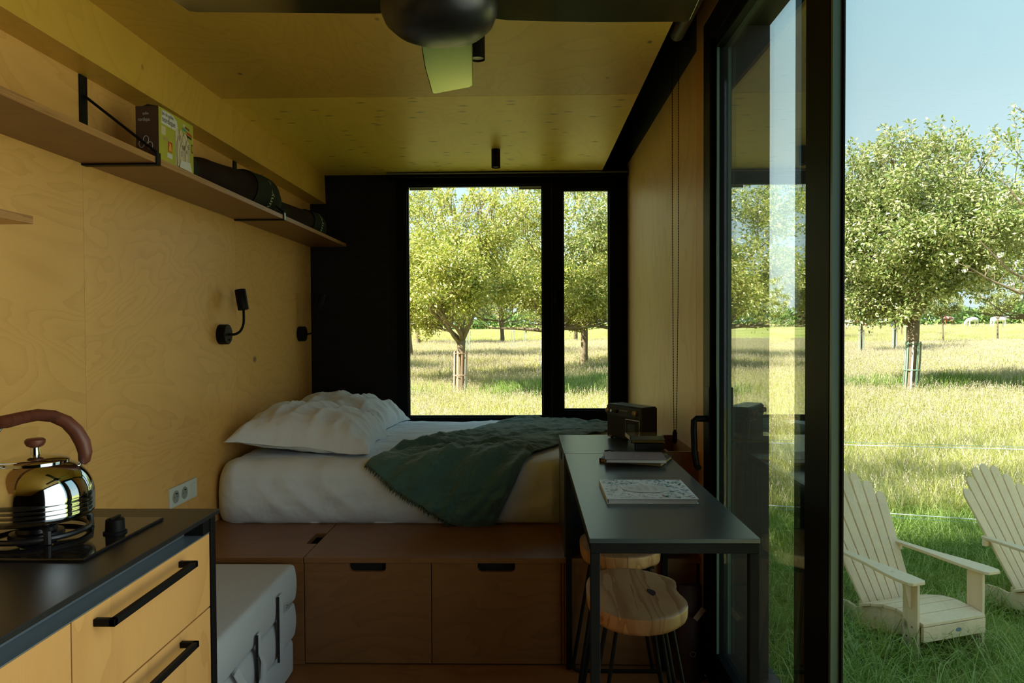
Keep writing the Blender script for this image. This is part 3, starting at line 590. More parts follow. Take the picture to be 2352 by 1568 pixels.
for cx, cz in ((0.018, 0.045), (0.032, 0.058), (0.044, 0.040)):
    b.tube([(X0 + cx + 0.008 * math.cos(a), Y0 - 0.0008, Z0 + cz + 0.011 * math.sin(a)) for a in [2 * PI * k / 14 for k in range(14)]], 0.0008, 4, closed=True)
b.build('ring_print', 'paleprint', bx_)

def rolled_mat(y0, y1, lab, rr, txt):
    """roll along the wall; rr: (fraction, radius) list; the last stretch is the charcoal cap with lettering"""
    t = thing('rolled_mat', (-1.205, (y0 + y1) / 2, 1.711), lab, 'rolled mat', 'rolled mats on the long shelf')
    def rad(f):
        for (a, ra), (c, rc) in zip(rr[:-1], rr[1:]):
            if f <= c: u = (f - a) / (c - a); u = u * u * (3 - 2 * u); return ra + (rc - ra) * u
        return rr[-1][1]
    def pt(f, a, g=0.0):
        r_ = rad(f) + g
        r_ *= 1 + 0.03 * math.sin(3 * a + 9 * f) + 0.025 * nz(math.cos(a) * 2, math.sin(a) * 2, f * 8)
        z = rad(f) + r_ * math.sin(a); x = r_ * math.cos(a) * 1.0
        return Vector((-1.215 + x, y0 + f * (y1 - y0), 1.711 + max(0.0005, z * (1.0 if z > 0 else 0))))
    for nm, f0, f1, mt in (('cap', 0.0, 0.14, 'mat_cap'), ('cover', 0.14, 0.66, 'mat_body'), ('cap', 0.66, 1.0, 'mat_cap')):
        g = 0.004 if nm == 'cap' else 0.0
        b = B(); b.grid(lambda u, v: pt(f0 + v * (f1 - f0), u * 2 * PI, g), 40, 14, wrapu=True)
        if nm == 'cap':      # close the end
            fe = f0 if f0 == 0 else f1; n0 = len(b.v); c = Vector((-1.215, y0 + fe * (y1 - y0) + (0.012 if fe else -0.012), 1.711 + rad(fe)))
            ring = [pt(fe, 2 * PI * k / 40, g) for k in range(40)]
            b.add([c] + ring, [(0, k + 1, (k + 1) % 40 + 1) for k in range(40)])
        o = b.build(nm, mt, t, smooth=True)
    R_ = rad(0.78) + 0.0065
    lettering('lettering', txt, 0.052, lambda x, y: Vector((-1.215 + R_ * 1.02 * math.cos(x / R_ - 0.75), y0 + (0.83 - y / (y1 - y0)) * (y1 - y0), 1.711 + rad(0.78) + R_ * 1.02 * math.sin(x / R_ - 0.75))), 'mat_print', o)
    b = B(); b.tube([(-1.215 + 0.06, y1 - 0.02, 1.80), (-1.15, y1 + 0.004, 1.76), (-1.13, y1 - 0.004, 1.725), (-1.118, y1 - 0.03, 1.713)], 0.003, 6); b.build('drawstring', 'hole', t, smooth=True)
    return t
rolled_mat(2.40, 3.33, 'larger dark rolled mat beside the game box on the shelf', [(0, 0.044), (0.12, 0.05), (0.3, 0.062), (0.62, 0.072), (0.68, 0.082), (0.9, 0.088), (0.97, 0.078), (1.0, 0.05)], 'unyoc')
rolled_mat(3.37, 4.13, 'smaller dark rolled mat at the far end of the shelf', [(0, 0.045), (0.12, 0.052), (0.3, 0.056), (0.62, 0.060), (0.68, 0.066), (0.9, 0.070), (0.97, 0.060), (1.0, 0.04)], 'unyoc')

# ------------------------------------------------------------------ bed: storage platform, mattress, pillows, throw
ZP = 0.385
pf = thing('storage_platform', (-0.35, 3.4, 0.0), 'plywood storage platform under the mattress with recessed pull drawers', 'bed base')
b = B()
b.box(XL + 0.001, XR - 0.001, 2.545, 2.562, 0.001, 0.366)          # carcass front behind the drawers
b.box(XL + 0.001, XR - 0.001, 2.563, YB - 0.001, 0.001, 0.20)
b.build('carcass', 'hole', pf)
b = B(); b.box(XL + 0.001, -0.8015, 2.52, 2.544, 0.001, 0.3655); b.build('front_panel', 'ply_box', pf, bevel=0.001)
def slotprism(x0, x1, z0, z1, sx0, sx1, sd):
    r = 0.012
    return [(x0, z0), (x1, z0), (x1, z1), (sx1, z1), (sx1, z1 - sd + r), (sx1 - 0.004, z1 - sd + 0.004), (sx1 - r, z1 - sd), (sx0 + r, z1 - sd), (sx0 + 0.004, z1 - sd + 0.004), (sx0, z1 - sd + r), (sx0, z1), (x0, z1)]
for x0, x1, sx0, sx1 in ((-0.7985, -0.3475, -0.638, -0.508), (-0.3445, 0.1135, -0.182, -0.049), (0.1265, 0.5895, 0.29, 0.42)):
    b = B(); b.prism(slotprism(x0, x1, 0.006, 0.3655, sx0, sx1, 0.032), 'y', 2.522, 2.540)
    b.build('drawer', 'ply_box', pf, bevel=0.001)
b = B(); b.box(0.1155, 0.1245, 2.522, 2.544, 0.006, 0.3655); b.build('divider', 'ply_box', pf)
b = B(); sy = [(-0.8425, 2.50), (-0.8025, 2.50)]
b.prism([(XL + 0.002, 2.515), (-0.8015, 2.515), (-0.8015, 2.683), (-0.842, 2.683), (-0.842, 2.82), (-0.8015, 2.82), (-0.8015, 3.1), (XL + 0.002, 3.1)], 'z', 0.367, ZP)
b.build('lid', 'ply_box', pf, bevel=0.001)
b = B(); b.prism([(-0.7985, 2.515), (XR - 0.002, 2.515), (XR - 0.002, 3.1), (-0.7985, 3.1)], 'z', 0.367, ZP)
b.build('lid', 'ply_box', pf, bevel=0.001)
b = B(); b.box(XL + 0.002, XR - 0.002, 3.102, YB - 0.002, 0.367, ZP); b.build('slat_deck', 'ply_box', pf)

MX0, MX1, MY0, MY1, MZ1 = XL + 0.003, XR - 0.004, 2.968, YB - 0.008, 0.640
def mtop(x, y):
    """height of the made bed's top"""
    h = MZ1 + 0.010 * nz(x, y, 0, 1.6)
    for k, (a_, fr, am) in enumerate(((0.25, 9, 0.013), (-0.5, 14, 0.008), (1.1, 11, 0.006))):
        u = x * math.cos(a_) + y * math.sin(a_)
        v = -x * math.sin(a_) + y * math.cos(a_)
        w_ = nz(u * 0.9, v * fr, k * 3.1)
        msk = max(0.0, 0.35 + nz(x, y, 5 + k, 2.2))
        h += am * (1 - abs(w_) * 2.2) * msk
    h -= 0.03 * max(0.0, (y - 4.15) / 0.22) ** 2
    return h
RC = 0.085
def mface(x, h):
    """y of the front face at height h above the platform, with folds"""
    t = (h - ZP) / (MZ1 - ZP)
    bulge = 0.030 * math.sin(PI * min(1, max(0, t)) ** 0.8)
    fo = 0.009 * (1 - 2 * abs(nz(x * 5.5 + 0.9 * (h * 6), h * 3.0, 2.0))) + 0.006 * (1 - 2 * abs(nz(x * 3.0 - h * 9, h * 9, 7.0)))
    k_ = min(1.0, max(0.0, (0.16 - x) / 0.06))        # flat where the black cabinet stands against it
    return MY0 - (bulge + fo * (0.35 + 0.65 * math.sin(PI * min(1, max(0, t))))) * k_ + 0.004 * (1 - k_)
def bed_pt(x, s):
    """s<0: on top, |s| behind the rounded front edge; s>0 down the front. Returns point and outward normal-ish"""
    yc = MY0 - 0.01 + RC; arc = RC * PI / 2
    if s <= -arc / 2:
        y = yc + (-s - arc / 2); return Vector((x, y, mtop(x, y))), Vector((0, 0, 1))
    if s < arc / 2:
        a = (s + arc / 2) / RC
        zt = mtop(x, yc) ; yf = mface(x, zt - RC)
        c = Vector((x, yf + RC, zt - RC)); n_ = Vector((0, -math.sin(a), math.cos(a)))
        return c + n_ * RC, n_
    zt = mtop(x, yc); h = zt - RC - (s - arc / 2)
    return Vector((x, mface(x, h), h)), Vector((0, -1, 0))
bd = thing('mattress', (-0.36, 3.66, ZP), 'thick mattress in a rumpled white fitted sheet', 'mattress')
def corner(x):
    """pull the sheet in at the left end so it rounds off"""
    d = max(0.0, 1 - (x - MX0) / 0.11); return d
def sheet(u, v):
    x = MX0 + 0.002 + u * (MX1 - MX0 - 0.004)
    s = -1.42 + v * 1.73
    p, n_ = bed_pt(x, s)
    d = corner(x); rr = 1 - math.sqrt(max(0.0, 1 - d * d))
    p.y += rr * 0.12 * (1 if s > -0.2 else max(0, 1 + (s + 0.2) / 0.3)); p.z -= rr * 0.07 * (1 if s < 0 else max(0.0, 1 - s / 0.25))
    p.y = min(p.y, MY1); p.z = max(p.z, ZP + 0.001)
    return p
b = B(); b.grid(sheet, 240, 150)
bs = b.build('fitted_sheet', 'linen', bd, smooth=True, angle=180)
b = B(); b.box(MX0 + 0.02, MX1 - 0.01, MY0 + 0.10, MY1 - 0.01, ZP + 0.001, MZ1 - 0.03); b.build('core', 'linen', bd, bevel=0.02)

def pillow(cx, cy, w_, d_, th, rz, rx, z0, lab, seed):
    t = thing('pillow', (cx, cy, z0), lab, 'pillow', 'white pillows against the left wall', rz)
    R_ = Matrix.Rotation(rx, 3, 'Y')
    def mk(top):
        def f(u, v):
            a, c = 2 * u - 1, 2 * v - 1
            ex = 1 - abs(a) ** 2.6; ey = 1 - abs(c) ** 2.6
            fl_ = max(0.0, ex) ** 0.55 * max(0.0, ey) ** 0.55
            pinch = 1 - 0.10 * (1 - abs(c) ** 2) * abs(a) ** 3; pin2 = 1 - 0.10 * (1 - abs(a) ** 2) * abs(c) ** 3
            x = a * w_ / 2 * pinch; y = c * d_ / 2 * pin2
            fold = 0.017 * (1 - 2.4 * abs(nz(x * 9 + seed, y * 4 - x * 5, seed))) + 0.012 * (1 - 2.2 * abs(nz(x * 5 + y * 9, seed * 2, y * 11 - x * 3)))
            rim = (1 - fl_)
            z = (th * fl_ * (0.78 if top else -0.22) + fold * (1 if top else 0.3) * min(1, fl_ * 3 + 0.1))
            z += 0.02 * rim * nz(x * 6, y * 6, seed)
            p = R_ @ Vector((x, y, z)); 
            return p
        return f
    b = B(); b.grid(mk(True), 72, 72); b.grid(mk(False), 36, 36)
    zmin = min(v[2] for v in b.v); b.v = [(v[0], v[1], v[2] - zmin) for v in b.v]
    o = b.build('pillowcase', 'pillow', t, smooth=True, local=True, angle=180)
    return t
pillow(-1.00, 3.33, 0.62, 0.62, 0.185, math.radians(3), math.radians(6), 0.632, 'nearer white pillow at the front corner of the bed', 1.7)
pillow(-1.015, 3.99, 0.58, 0.60, 0.165, math.radians(-5), math.radians(7), 0.636, 'farther white pillow beside the black wall', 6.3)

# the green throw, laid over the bed as a slanted band that hangs off the front edge
A_, B_, C_, E_ = (-0.675, 0.0), (-0.045, -1.385), (0.58, -1.02), (-0.175, 0.315)
def thr_uv(u, v):
    # u: 0 left long edge A-B .. 1 right long edge E-C ; v: 0 front .. 1 back
    a = Vector(A_).lerp(Vector(B_), v); c = Vector(E_).lerp(Vector(C_), v)
    p = a.lerp(c, u)
    bow = math.sin(PI * u) * (1 - v); p.x += 0.06 * bow; p.y += 0.035 * bow
    p.x -= 0.045 * math.sin(PI * v) * u
    p.x += 0.010 * nz(u * 5, v * 5, 3)
    return p
def throw_pt(u, v, lift=0.0):
    q = thr_uv(u, v); p, n_ = bed_pt(q.x, q.y)
    wv = 0.0
    for a_, fr, am in ((0.5, 11, 0.026), (0.95, 17, 0.016), (0.2, 25, 0.009)):
        uu = q.x * math.cos(a_) - q.y * math.sin(a_); vv = q.x * math.sin(a_) + q.y * math.cos(a_)
        msk = 0.35 + 0.9 * max(0, 1 - abs(v - 0.18) * 2.2)
        wv += am * msk * max(0, 1 - 2.0 * abs(nz(uu * 3.0, vv * fr, am * 900)))
    edge = min(1, min(u, 1 - u) * 14 + 0.2)
    return p + n_ * (0.010 + wv * edge + lift)
tb_ = thing('throw_blanket', (-0.1, 3.4, 0.65), 'dark green woollen throw with frayed ends slanting across the bed', 'blanket')
b = B(); b.grid(lambda u, v: throw_pt(u, v), 110, 190)
tw = b.build('wool_cloth', 'throw', tb_, smooth=True, angle=180)
so_m = tw.modifiers.new('thickness', 'SOLIDIFY'); so_m.thickness = 0.004; so_m.offset = 1
b = B()
for v, dv in ((0.0, -1), (1.0, 1)):
    for k in range(330):
        u = k / 330 + random.uniform(-0.002, 0.002); u = min(max(u, 0), 1)
        p = throw_pt(u, v); q = throw_pt(u, v - dv * 0.02); d = (p - q).normalized()
        L_ = random.uniform(0.012, 0.028); sd = Vector((random.uniform(-.5, .5), random.uniform(-.5, .5), random.uniform(-.3, .15))) * 0.8
        side = Vector((1, 0, 0)); 
        if v == 0: side = Vector((0.8, 0, -0.5)).normalized()
        a0 = p; a1 = p + (d + sd * 0.5) * L_ * 0.5; a2 = p + (d * 0.9 + sd).normalized() * L_ + Vector((0, -0.001, -0.003))
        b.add([a0 - side * 0.0012, a0 + side * 0.0012, a1 + side * 0.0011, a1 - side * 0.0011, a2], [(0, 1, 2, 3), (3, 2, 4)])
tag(b.build('fringe', 'fringe', tb_, recalc=False), kind='stuff')

# ------------------------------------------------------------------ folded guest mattress on the floor
fm = thing('folding_mattress', (-1.08, 2.15, 0.0), 'pale grey folded guest mattress of three layers with carrying straps', 'folding mattress')
def layer(z0, z1, dx, dy):
    x0, x1, y0, y1 = -1.30 + dx, -0.812 + dx, 1.76, 2.498 + dy
    def f(u, v):
        # superellipse profile swept round a rounded rectangle
        a = 2 * PI * u; ph = -PI / 2 + PI * v
        def se(t, e): return math.copysign(abs(t) ** e, t)
        cx, cy_, cz = (x0 + x1) / 2, (y0 + y1) / 2, (z0 + z1) / 2
        cr = se(math.cos(ph), 0.22); x = cx + (x1 - x0) / 2 * se(math.cos(a), 0.16) * (0.25 + 0.75 * cr if True else 1); y = cy_ + (y1 - y0) / 2 * se(math.sin(a), 0.12) * (0.25 + 0.75 * cr)
        z = cz + (z1 - z0) / 2 * se(math.sin(ph), 0.22)
        p = Vector((x, y, z))
        return p
    return f
def cushion(x0, x1, y0, y1, z0, z1):
    bm = bmesh.new(); bmesh.ops.create_cube(bm, size=1)
    for v in bm.verts: v.co = Vector(((x0 + x1) / 2 + v.co.x * (x1 - x0), (y0 + y1) / 2 + v.co.y * (y1 - y0), (z0 + z1) / 2 + v.co.z * (z1 - z0)))
    bmesh.ops.bevel(bm, geom=list(bm.edges), offset=0.016, segments=4, profile=0.6, affect='EDGES')
    bmesh.ops.subdivide_edges(bm, edges=[e_ for e_ in bm.edges if e_.calc_length() > 0.09], cuts=14, use_grid_fill=True)
    for v in bm.verts:
        c = v.co
        if z1 - c.z < 0.03 and z1 > 0.37: v.co.z += 0.007 * math.sin(PI * (c.x - x0) / (x1 - x0)) * math.sin(PI * (c.y - y0) / (y1 - y0)) - 0.012 * max(0.0, 1 - 2.5 * abs(nz(c.x * 5 + 1, c.y * 4, 1))) * math.exp(-((c.x + 1.15) ** 2 + (c.y - 2.28) ** 2) / 0.010)
        if x1 - c.x < 0.02: v.co.x += 0.008 * math.sin(PI * (c.z - z0) / (z1 - z0)) + 0.002 * nz(c.y * 9, c.z * 9)
    b = B(); b.v = [tuple(v.co) for v in bm.verts]
    bm.verts.index_update(); b.f = [tuple(v.index for v in f.verts) for f in bm.faces]; bm.free(); return b
for z0, z1, d in ((0.002, 0.124, 0.0), (0.126, 0.250, 0.006), (0.252, 0.381, 0.008)):
    cushion(-1.30, -0.822 + d, 1.70, 2.46 + d, z0, z1).build('cushion', 'foam', fm, smooth=True, angle=60)
xs_ = -0.802
b = B()
def strap(bb, path, w_=0.022, th=0.002):
    ps = [Vector(p) for p in path]; n = len(ps); vs = []
    for i, p in enumerate(ps):
        d = (ps[min(i + 1, n - 1)] - ps[max(i - 1, 0)]); d.normalize()
        nrm = Vector((1, 0, 0)); s_ = d.cross(nrm); s_.normalize()
        for a_, c_ in ((-1, 0), (1, 0), (1, 1), (-1, 1)): vs.append(p + s_ * a_ * w_ / 2 + nrm * c_ * th)
    fs = [(i * 4 + k, i * 4 + (k + 1) % 4, (i + 1) * 4 + (k + 1) % 4, (i + 1) * 4 + k) for i in range(n - 1) for k in range(4)]
    bb.add(vs, fs + [(3, 2, 1, 0), tuple(4 * (n - 1) + k for k in range(4))])
loop = [(xs_, 1.925, 0.262)] + [(xs_ + 0.016 + 0.018 * math.sin(PI * k / 12), 1.925 + 0.17 * k / 12, 0.255 - 0.135 * math.sin(PI * k / 12) ** 0.8) for k in range(1, 12)] + [(xs_, 2.095, 0.245)]
strap(b, loop, 0.030); b.build('carry_strap', 'foam', fm, smooth=True)
b = B(); strap(b, [(xs_ + 0.002, 2.085, 0.30), (xs_ + 0.004, 2.085, 0.25), (xs_ + 0.002, 2.083, 0.16)], 0.03); b.build('closing_strap', 'foam', fm)
b = B(); strap(b, [(xs_ + 0.002, 2.27, 0.345), (xs_ + 0.005, 2.27, 0.25), (xs_ + 0.003, 2.27, 0.135)], 0.04); b.build('closing_strap', 'foam', fm)
for yy, za, zb in ((2.248, 0.345, 0.135), (2.068, 0.30, 0.16)):
    b = B(); b.box(xs_ + 0.0005, xs_ + 0.0075, yy, yy + 0.004, zb, za); b.build('strap_gap', 'hole', fm)
lettering('lettering', 'Pomi', 0.030, lambda x, y: Vector((xs_ + 0.0075, 2.318 + x * 0.9, 0.272 + y)), 'ink', fm)

# ------------------------------------------------------------------ kitchen run on the left
kc = thing('kitchen_cabinet', (-1.0, 1.0, 0.0), 'birch plywood kitchen cabinet with black bar handles and black end panel', 'cabinet')
XK = -0.690
b = B(); b.box(XL + 0.002, -0.712, 0.30, 1.528, 0.02, 0.758); b.build('carcass', 'hole', kc)
b = B(); b.box(XL + 0.001, -0.6875, 1.5315, 1.554, 0.001, 0.7895); b.build('end_panel', 'black', kc, bevel=0.001)
b = B(); b.box(-0.736, -0.731, 0.30, 1.500, 0.7595, 0.7895); b.build('grip_channel', 'alu', kc)
b = B(); b.box(-0.730, XK, 0.30, 1.530, 0.7585, 0.7600); b.build('channel_lip', 'alu', kc)
b = B(); b.box(-0.7355, XK - 0.001, 1.501, 1.5310, 0.7605, 0.7893); b.build('corner_block', 'black', kc)
def front(name, y0, y1, z0, z1):
    b = B(); b.box(-0.711, XK, y0, y1, z0, z1); return b.build(name, 'ply_front', kc, bevel=0.0012)
def bar(parent, ya, yb_, z):
    b = B(); xo = -0.655
    b.box(XK + 0.0005, xo, ya, ya + 0.010, z - 0.006, z + 0.006); b.box(XK + 0.0005, xo, yb_ - 0.010, yb_, z - 0.006, z + 0.006)
    b.box(xo - 0.010, xo, ya, yb_, z - 0.006, z + 0.006); b.build('handle', 'black', parent, bevel=0.001)
bar(front('drawer', 1.0605, 1.5285, 0.6000, 0.7575), 1.112, 1.400, 0.743 - 0.008)
bar(front('drawer', 1.0605, 1.5285, 0.4200, 0.5970), 1.112, 1.400, 0.575)
bar(front('drawer', 1.0605, 1.5285, 0.2200, 0.4170), 1.112, 1.400, 0.395)
front('drawer', 1.0605, 1.5285, 0.0300, 0.2170)
front('door', 0.60, 1.0575, 0.03, 0.7575); front('door', 0.30, 0.597, 0.03, 0.7575)
wt = thing('worktop', (-1.0, 1.0, 0.79), 'thin black worktop on the plywood kitchen cabinet', 'worktop')
b = B(); b.box(XL + 0.001, -0.6865, 0.30, 1.573, 0.790, 0.800); b.build('slab', 'worktop', wt, bevel=0.001)
hb_ = thing('gas_hob', (-1.0, 1.34, 0.80), 'black glass gas hob with iron pan support under the kettle', 'hob')
b = B(); b.box(-1.265, -0.764, 1.208, 1.480, 0.8005, 0.806); b.build('glass_plate', 'hob', hb_, bevel=0.0015)
for kx, ky in ((-0.800, 1.365),):
    b = B(); b.lathe([(0.021, 0.806), (0.021, 0.809), (0.0175, 0.811), (0.0165, 0.832), (0.014, 0.834), (0.0, 0.834)], (kx, ky, 0), 28, cap=False); kb = b.build('knob', 'black', hb_, smooth=True)
    b = B(); b.box(kx - 0.003, kx + 0.003, ky - 0.0165, ky + 0.0165, 0.834, 0.8375); b.build('pointer', 'black', kb, bevel=0.001)
KX, KY = -0.945, 1.352
def burner(bx, by, r):
    b = B(); b.lathe([(r + 0.012, 0.806), (r + 0.010, 0.813), (r, 0.815), (r - 0.002, 0.822), (r - 0.008, 0.826), (0, 0.827)], (bx, by, 0), 36, cap=False); b.build('burner', 'iron', hb_, smooth=True)
burner(KX, KY, 0.035); burner(-1.155, 1.345, 0.028)
b = B()
for bx in (KX, -1.155):
    R_ = 0.088 if bx == KX else 0.075
    b.tube([(bx + R_ * math.cos(a), KY + R_ * math.sin(a), 0.815) for a in [2 * PI * k / 32 for k in range(32)]], 0.0055, 8, closed=True)
    for k in range(4):
        a = PI / 4 + k * PI / 2; c, s = math.cos(a), math.sin(a)
        b.tube([(bx + 0.028 * c, KY + 0.028 * s, 0.832), (bx + (R_ - 0.01) * c, KY + (R_ - 0.01) * s, 0.834), (bx + R_ * 1.03 * c, KY + R_ * 1.03 * s, 0.828), (bx + R_ * 1.05 * c, KY + R_ * 1.05 * s, 0.807)], 0.0065, 8)
b.build('pan_support', 'iron', hb_, smooth=True)

kt = thing('kettle', (KX, KY, 0.84), 'polished steel whistling kettle with a bent brown wooden handle', 'kettle')
prof = [(0.0, 0.8405), (0.088, 0.8405), (0.094, 0.842), (0.0975, 0.847)]
for k in range(3): prof += [(0.0982, 0.850 + k * 0.0085), (0.0985, 0.856 + k * 0.0085), (0.0980, 0.8575 + k * 0.0085)]
for k in range(13):
    a = k / 12 * 1.16; prof.append((0.0985 * math.cos(a) ** 0.70 if k else 0.0985, 0.876 + 0.0715 * math.sin(a) / math.sin(1.16)))
b = B(); b.lathe(prof + [(0.0, 0.9475)], (KX, KY, 0), 64, cap=False); body = b.build('body', 'chrome', kt, smooth=True, angle=50)
b = B(); b.lathe([(0.056, 0.9455), (0.0575, 0.949), (0.054, 0.952), (0.035, 0.9575), (0.012, 0.9605), (0.0, 0.961)], (KX, KY, 0), 48, cap=False); lid = b.build('lid', 'chrome', kt, smooth=True)
b = B(); b.lathe([(0.0085, 0.959), (0.0075, 0.974), (0.0, 0.975)], (KX, KY, 0), 20, cap=False); b.build('lid_stem', 'chrome', lid, smooth=True)
b = B(); b.lathe([(0.008, 0.974), (0.014, 0.977), (0.0175, 0.983), (0.0175, 0.988), (0.014, 0.991), (0.0, 0.9915)], (KX, KY, 0), 24, cap=False); b.build('lid_knob', 'grip', lid, smooth=True)
b = B(); dsp = Vector((-0.9, -0.42, 0)).normalized()
sp_ = Vector((KX, KY, 0)) + dsp * 0.070 + Vector((0, 0, 0.908))
b.tube([sp_, sp_ + dsp * 0.03 + Vector((0, 0, 0.012)), sp_ + dsp * 0.048 + Vector((0, 0, 0.030)), sp_ + dsp * 0.056 + Vector((0, 0, 0.037))], [0.026, 0.021, 0.018, 0.0175], 24); b.build('spout', 'chrome', kt, smooth=True)
b = B(); e1 = sp_ + dsp * 0.056 + Vector((0, 0, 0.037)); dd = (dsp + Vector((0, 0, 0.6))).normalized()
b.tube([e1, e1 + dd * 0.004, e1 + dd * 0.010, e1 + dd * 0.014], [0.019, 0.021, 0.019, 0.008], 24); b.build('spout_cap', 'steel2', kt, smooth=True)
def hp(dx, z): return Vector((KX, KY, z)) + Vector((0.91, 0.41, 0)).normalized() * dx
b = B(); b.tube([hp(-0.062, 0.940), hp(-0.069, 0.968), hp(-0.066, 0.992), hp(-0.056, 1.012), hp(-0.050, 1.018)], [0.0032] * 5, 10); b.build('handle_rod', 'steel2', kt, smooth=True)
b = B(); b.tube([hp(0.070, 0.930), hp(0.081, 0.952)], [0.004] * 2, 10); b.build('handle_rod', 'steel2', kt, smooth=True)
gp = [(-0.066, 1.0235), (-0.060, 1.0245), (-0.045, 1.026), (-0.020, 1.032), (0.005, 1.036), (0.030, 1.032), (0.052, 1.020), (0.068, 1.001), (0.079, 0.978), (0.083, 0.958), (0.081, 0.942), (0.079, 0.936)]
gr = [0.006, 0.0115, 0.0128, 0.0118, 0.0115, 0.0120, 0.0128, 0.0138, 0.0142, 0.0128, 0.0105, 0.005]
b = B(); b.tube([hp(*p) for p in gp], gr, 20); b.build('handle_grip', 'grip', kt, smooth=True)

# ------------------------------------------------------------------ desk, black side cabinet, plywood box
ZD = 0.754
dk = thing('desk', (0.307, 2.0, 0.0), 'narrow black desk with a thin top and square steel legs', 'desk')
b = B(); b.box(0.128, 0.485, 1.505, 2.524, 0.744, ZD); b.build('top', 'lam', dk, bevel=0.0012)
b = B()
b.box(0.130, 0.483, 1.507, 1.527, 0.722, 0.7435); b.box(0.130, 0.483, 2.502, 2.522, 0.722, 0.7435); b.box(0.130, 0.150, 1.528, 2.501, 0.722, 0.7435); b.box(0.463, 0.483, 1.528, 2.501, 0.722, 0.7435)
b.build('apron_frame', 'black', dk, bevel=0.001)
for x in (0.130, 0.463):
    for y in (1.507, 2.492):
        b = B(); b.box(x, x + 0.020, y, y + 0.020, 0.001, 0.7215); b.build('leg', 'black', dk, bevel=0.001)
sc_ = thing('side_cabinet', (0.3, 2.74, ZP), 'low black cabinet beside the bed, level with the desk top', 'cabinet')
b = B(); b.box(0.126, 0.486, 2.527, 2.957, 0.744, ZD); b.build('top', 'lam', sc_, bevel=0.001)
b = B(); b.box(0.126, 0.140, 2.527, 2.957, ZP + 0.001, 0.7435); b.build('side_panel', 'lam', sc_)
b = B(); b.box(0.472, 0.486, 2.527, 2.957, ZP + 0.001, 0.7435); b.build('side_panel', 'lam', sc_)
b = B(); b.box(0.1405, 0.4715, 2.90, 2.912, ZP + 0.001, 0.7435); b.build('back_panel', 'lam', sc_)
b = B(); b.box(0.1235, 0.1258, 2.70, 2.76, 0.70, 0.725); b.build('side_slot', 'hole', sc_)
bxo = thing('storage_box', (0.545, 2.75, ZP), 'open plywood box between the radio cabinet and the right wall', 'box')
x0, x1, y0, y1 = 0.489, XR - 0.001, 2.556, 2.958
b = B(); b.box(x0, x1, y0, y0 + 0.012, ZP + 0.001, ZD); b.build('front_panel', 'ply_box', bxo, bevel=0.0008)
b = B(); b.box(x0, x1, y1 - 0.012, y1, ZP + 0.001, ZD); b.build('back_panel', 'ply_box', bxo, bevel=0.0008)
b = B(); b.box(x0, x0 + 0.010, y0 + 0.0125, y1 - 0.0125, ZP + 0.001, ZD); b.build('side_panel', 'ply_box', bxo)
b = B(); b.box(x1 - 0.010, x1, y0 + 0.0125, y1 - 0.0125, ZP + 0.001, ZD); b.build('side_panel', 'ply_front', bxo)
b = B(); b.box(x0 + 0.0105, x1 - 0.0105, y0 + 0.0125, y1 - 0.0125, 0.60, 0.61); b.build('bottom', 'ply_box', bxo)

# radio (local: width along x, front towards -y)
rd = thing('radio', (0.372, 2.800, ZD), 'boxy black portable radio with brass knobs and a small display', 'radio', rz=math.radians(-57))
W_, Dp, Hh = 0.205, 0.080, 0.135
b = B(); b.box(-W_ / 2, W_ / 2, 0, Dp, 0.006, Hh); b.build('shell', 'radio', rd, bevel=0.004, local=True)
b = B(); b.box(-W_ / 2 + 0.004, W_ / 2 - 0.004, 0.004, Dp - 0.004, Hh + 0.0002, Hh + 0.003); b.build('top_plate', 'radio_top', rd, bevel=0.001, local=True)
b = B(); b.box(-W_ / 2 + 0.002, W_ / 2 - 0.002, -0.003, -0.0005, Hh - 0.040, Hh - 0.004); cp = b.build('control_strip', 'radio_top', rd, bevel=0.001, local=True)
for kx, r_, mt in ((-0.088, 0.010, 'brass'), (-0.062, 0.0065, 'steel2'), (-0.038, 0.0075, 'radio'), (0.072, 0.0115, 'brass')):
    b = B(); b.lathe([(r_, -0.0035), (r_, -0.013), (r_ * 0.8, -0.0145), (0, -0.0145)], (kx, 0, Hh - 0.022), 20, 'y', cap=False); b.build('knob', mt, rd, smooth=True, local=True)
b = B(); b.box(0.012, 0.092, -0.003, -0.0005, 0.022, 0.088); sf = b.build('display_frame', 'steel2', rd, bevel=0.002, local=True)
b = B(); b.box(0.015, 0.089, -0.0045, -0.0032, 0.025, 0.085); b.build('display_glass', 'radio', sf, bevel=0.002, local=True)
b = B(); b.box(0.028, 0.070, -0.0055, -0.0047, 0.040, 0.070); b.build('display', 'screen', sf, local=True)
b = B()
for q in range(7): b.box(-0.022 + q * 0.007, -0.018 + q * 0.007, -0.0038, -0.0032, Hh - 0.019, Hh - 0.015)
b.build('printed_marks', 'paleprint', rd, local=True)
b = B(); b.box(-0.088, -0.070, -0.004, -0.0005, 0.010, 0.014); b.build('badge', 'brass', rd, local=True)
b = B()
for sx1_ in (-0.085, 0.085):
    for sy1 in (0.012, 0.068): b = B(); b.lathe([(0.006, 0.0), (0.006, 0.006)], (sx1_, sy1, 0), 10); b.build('foot', 'hole', rd, local=True)

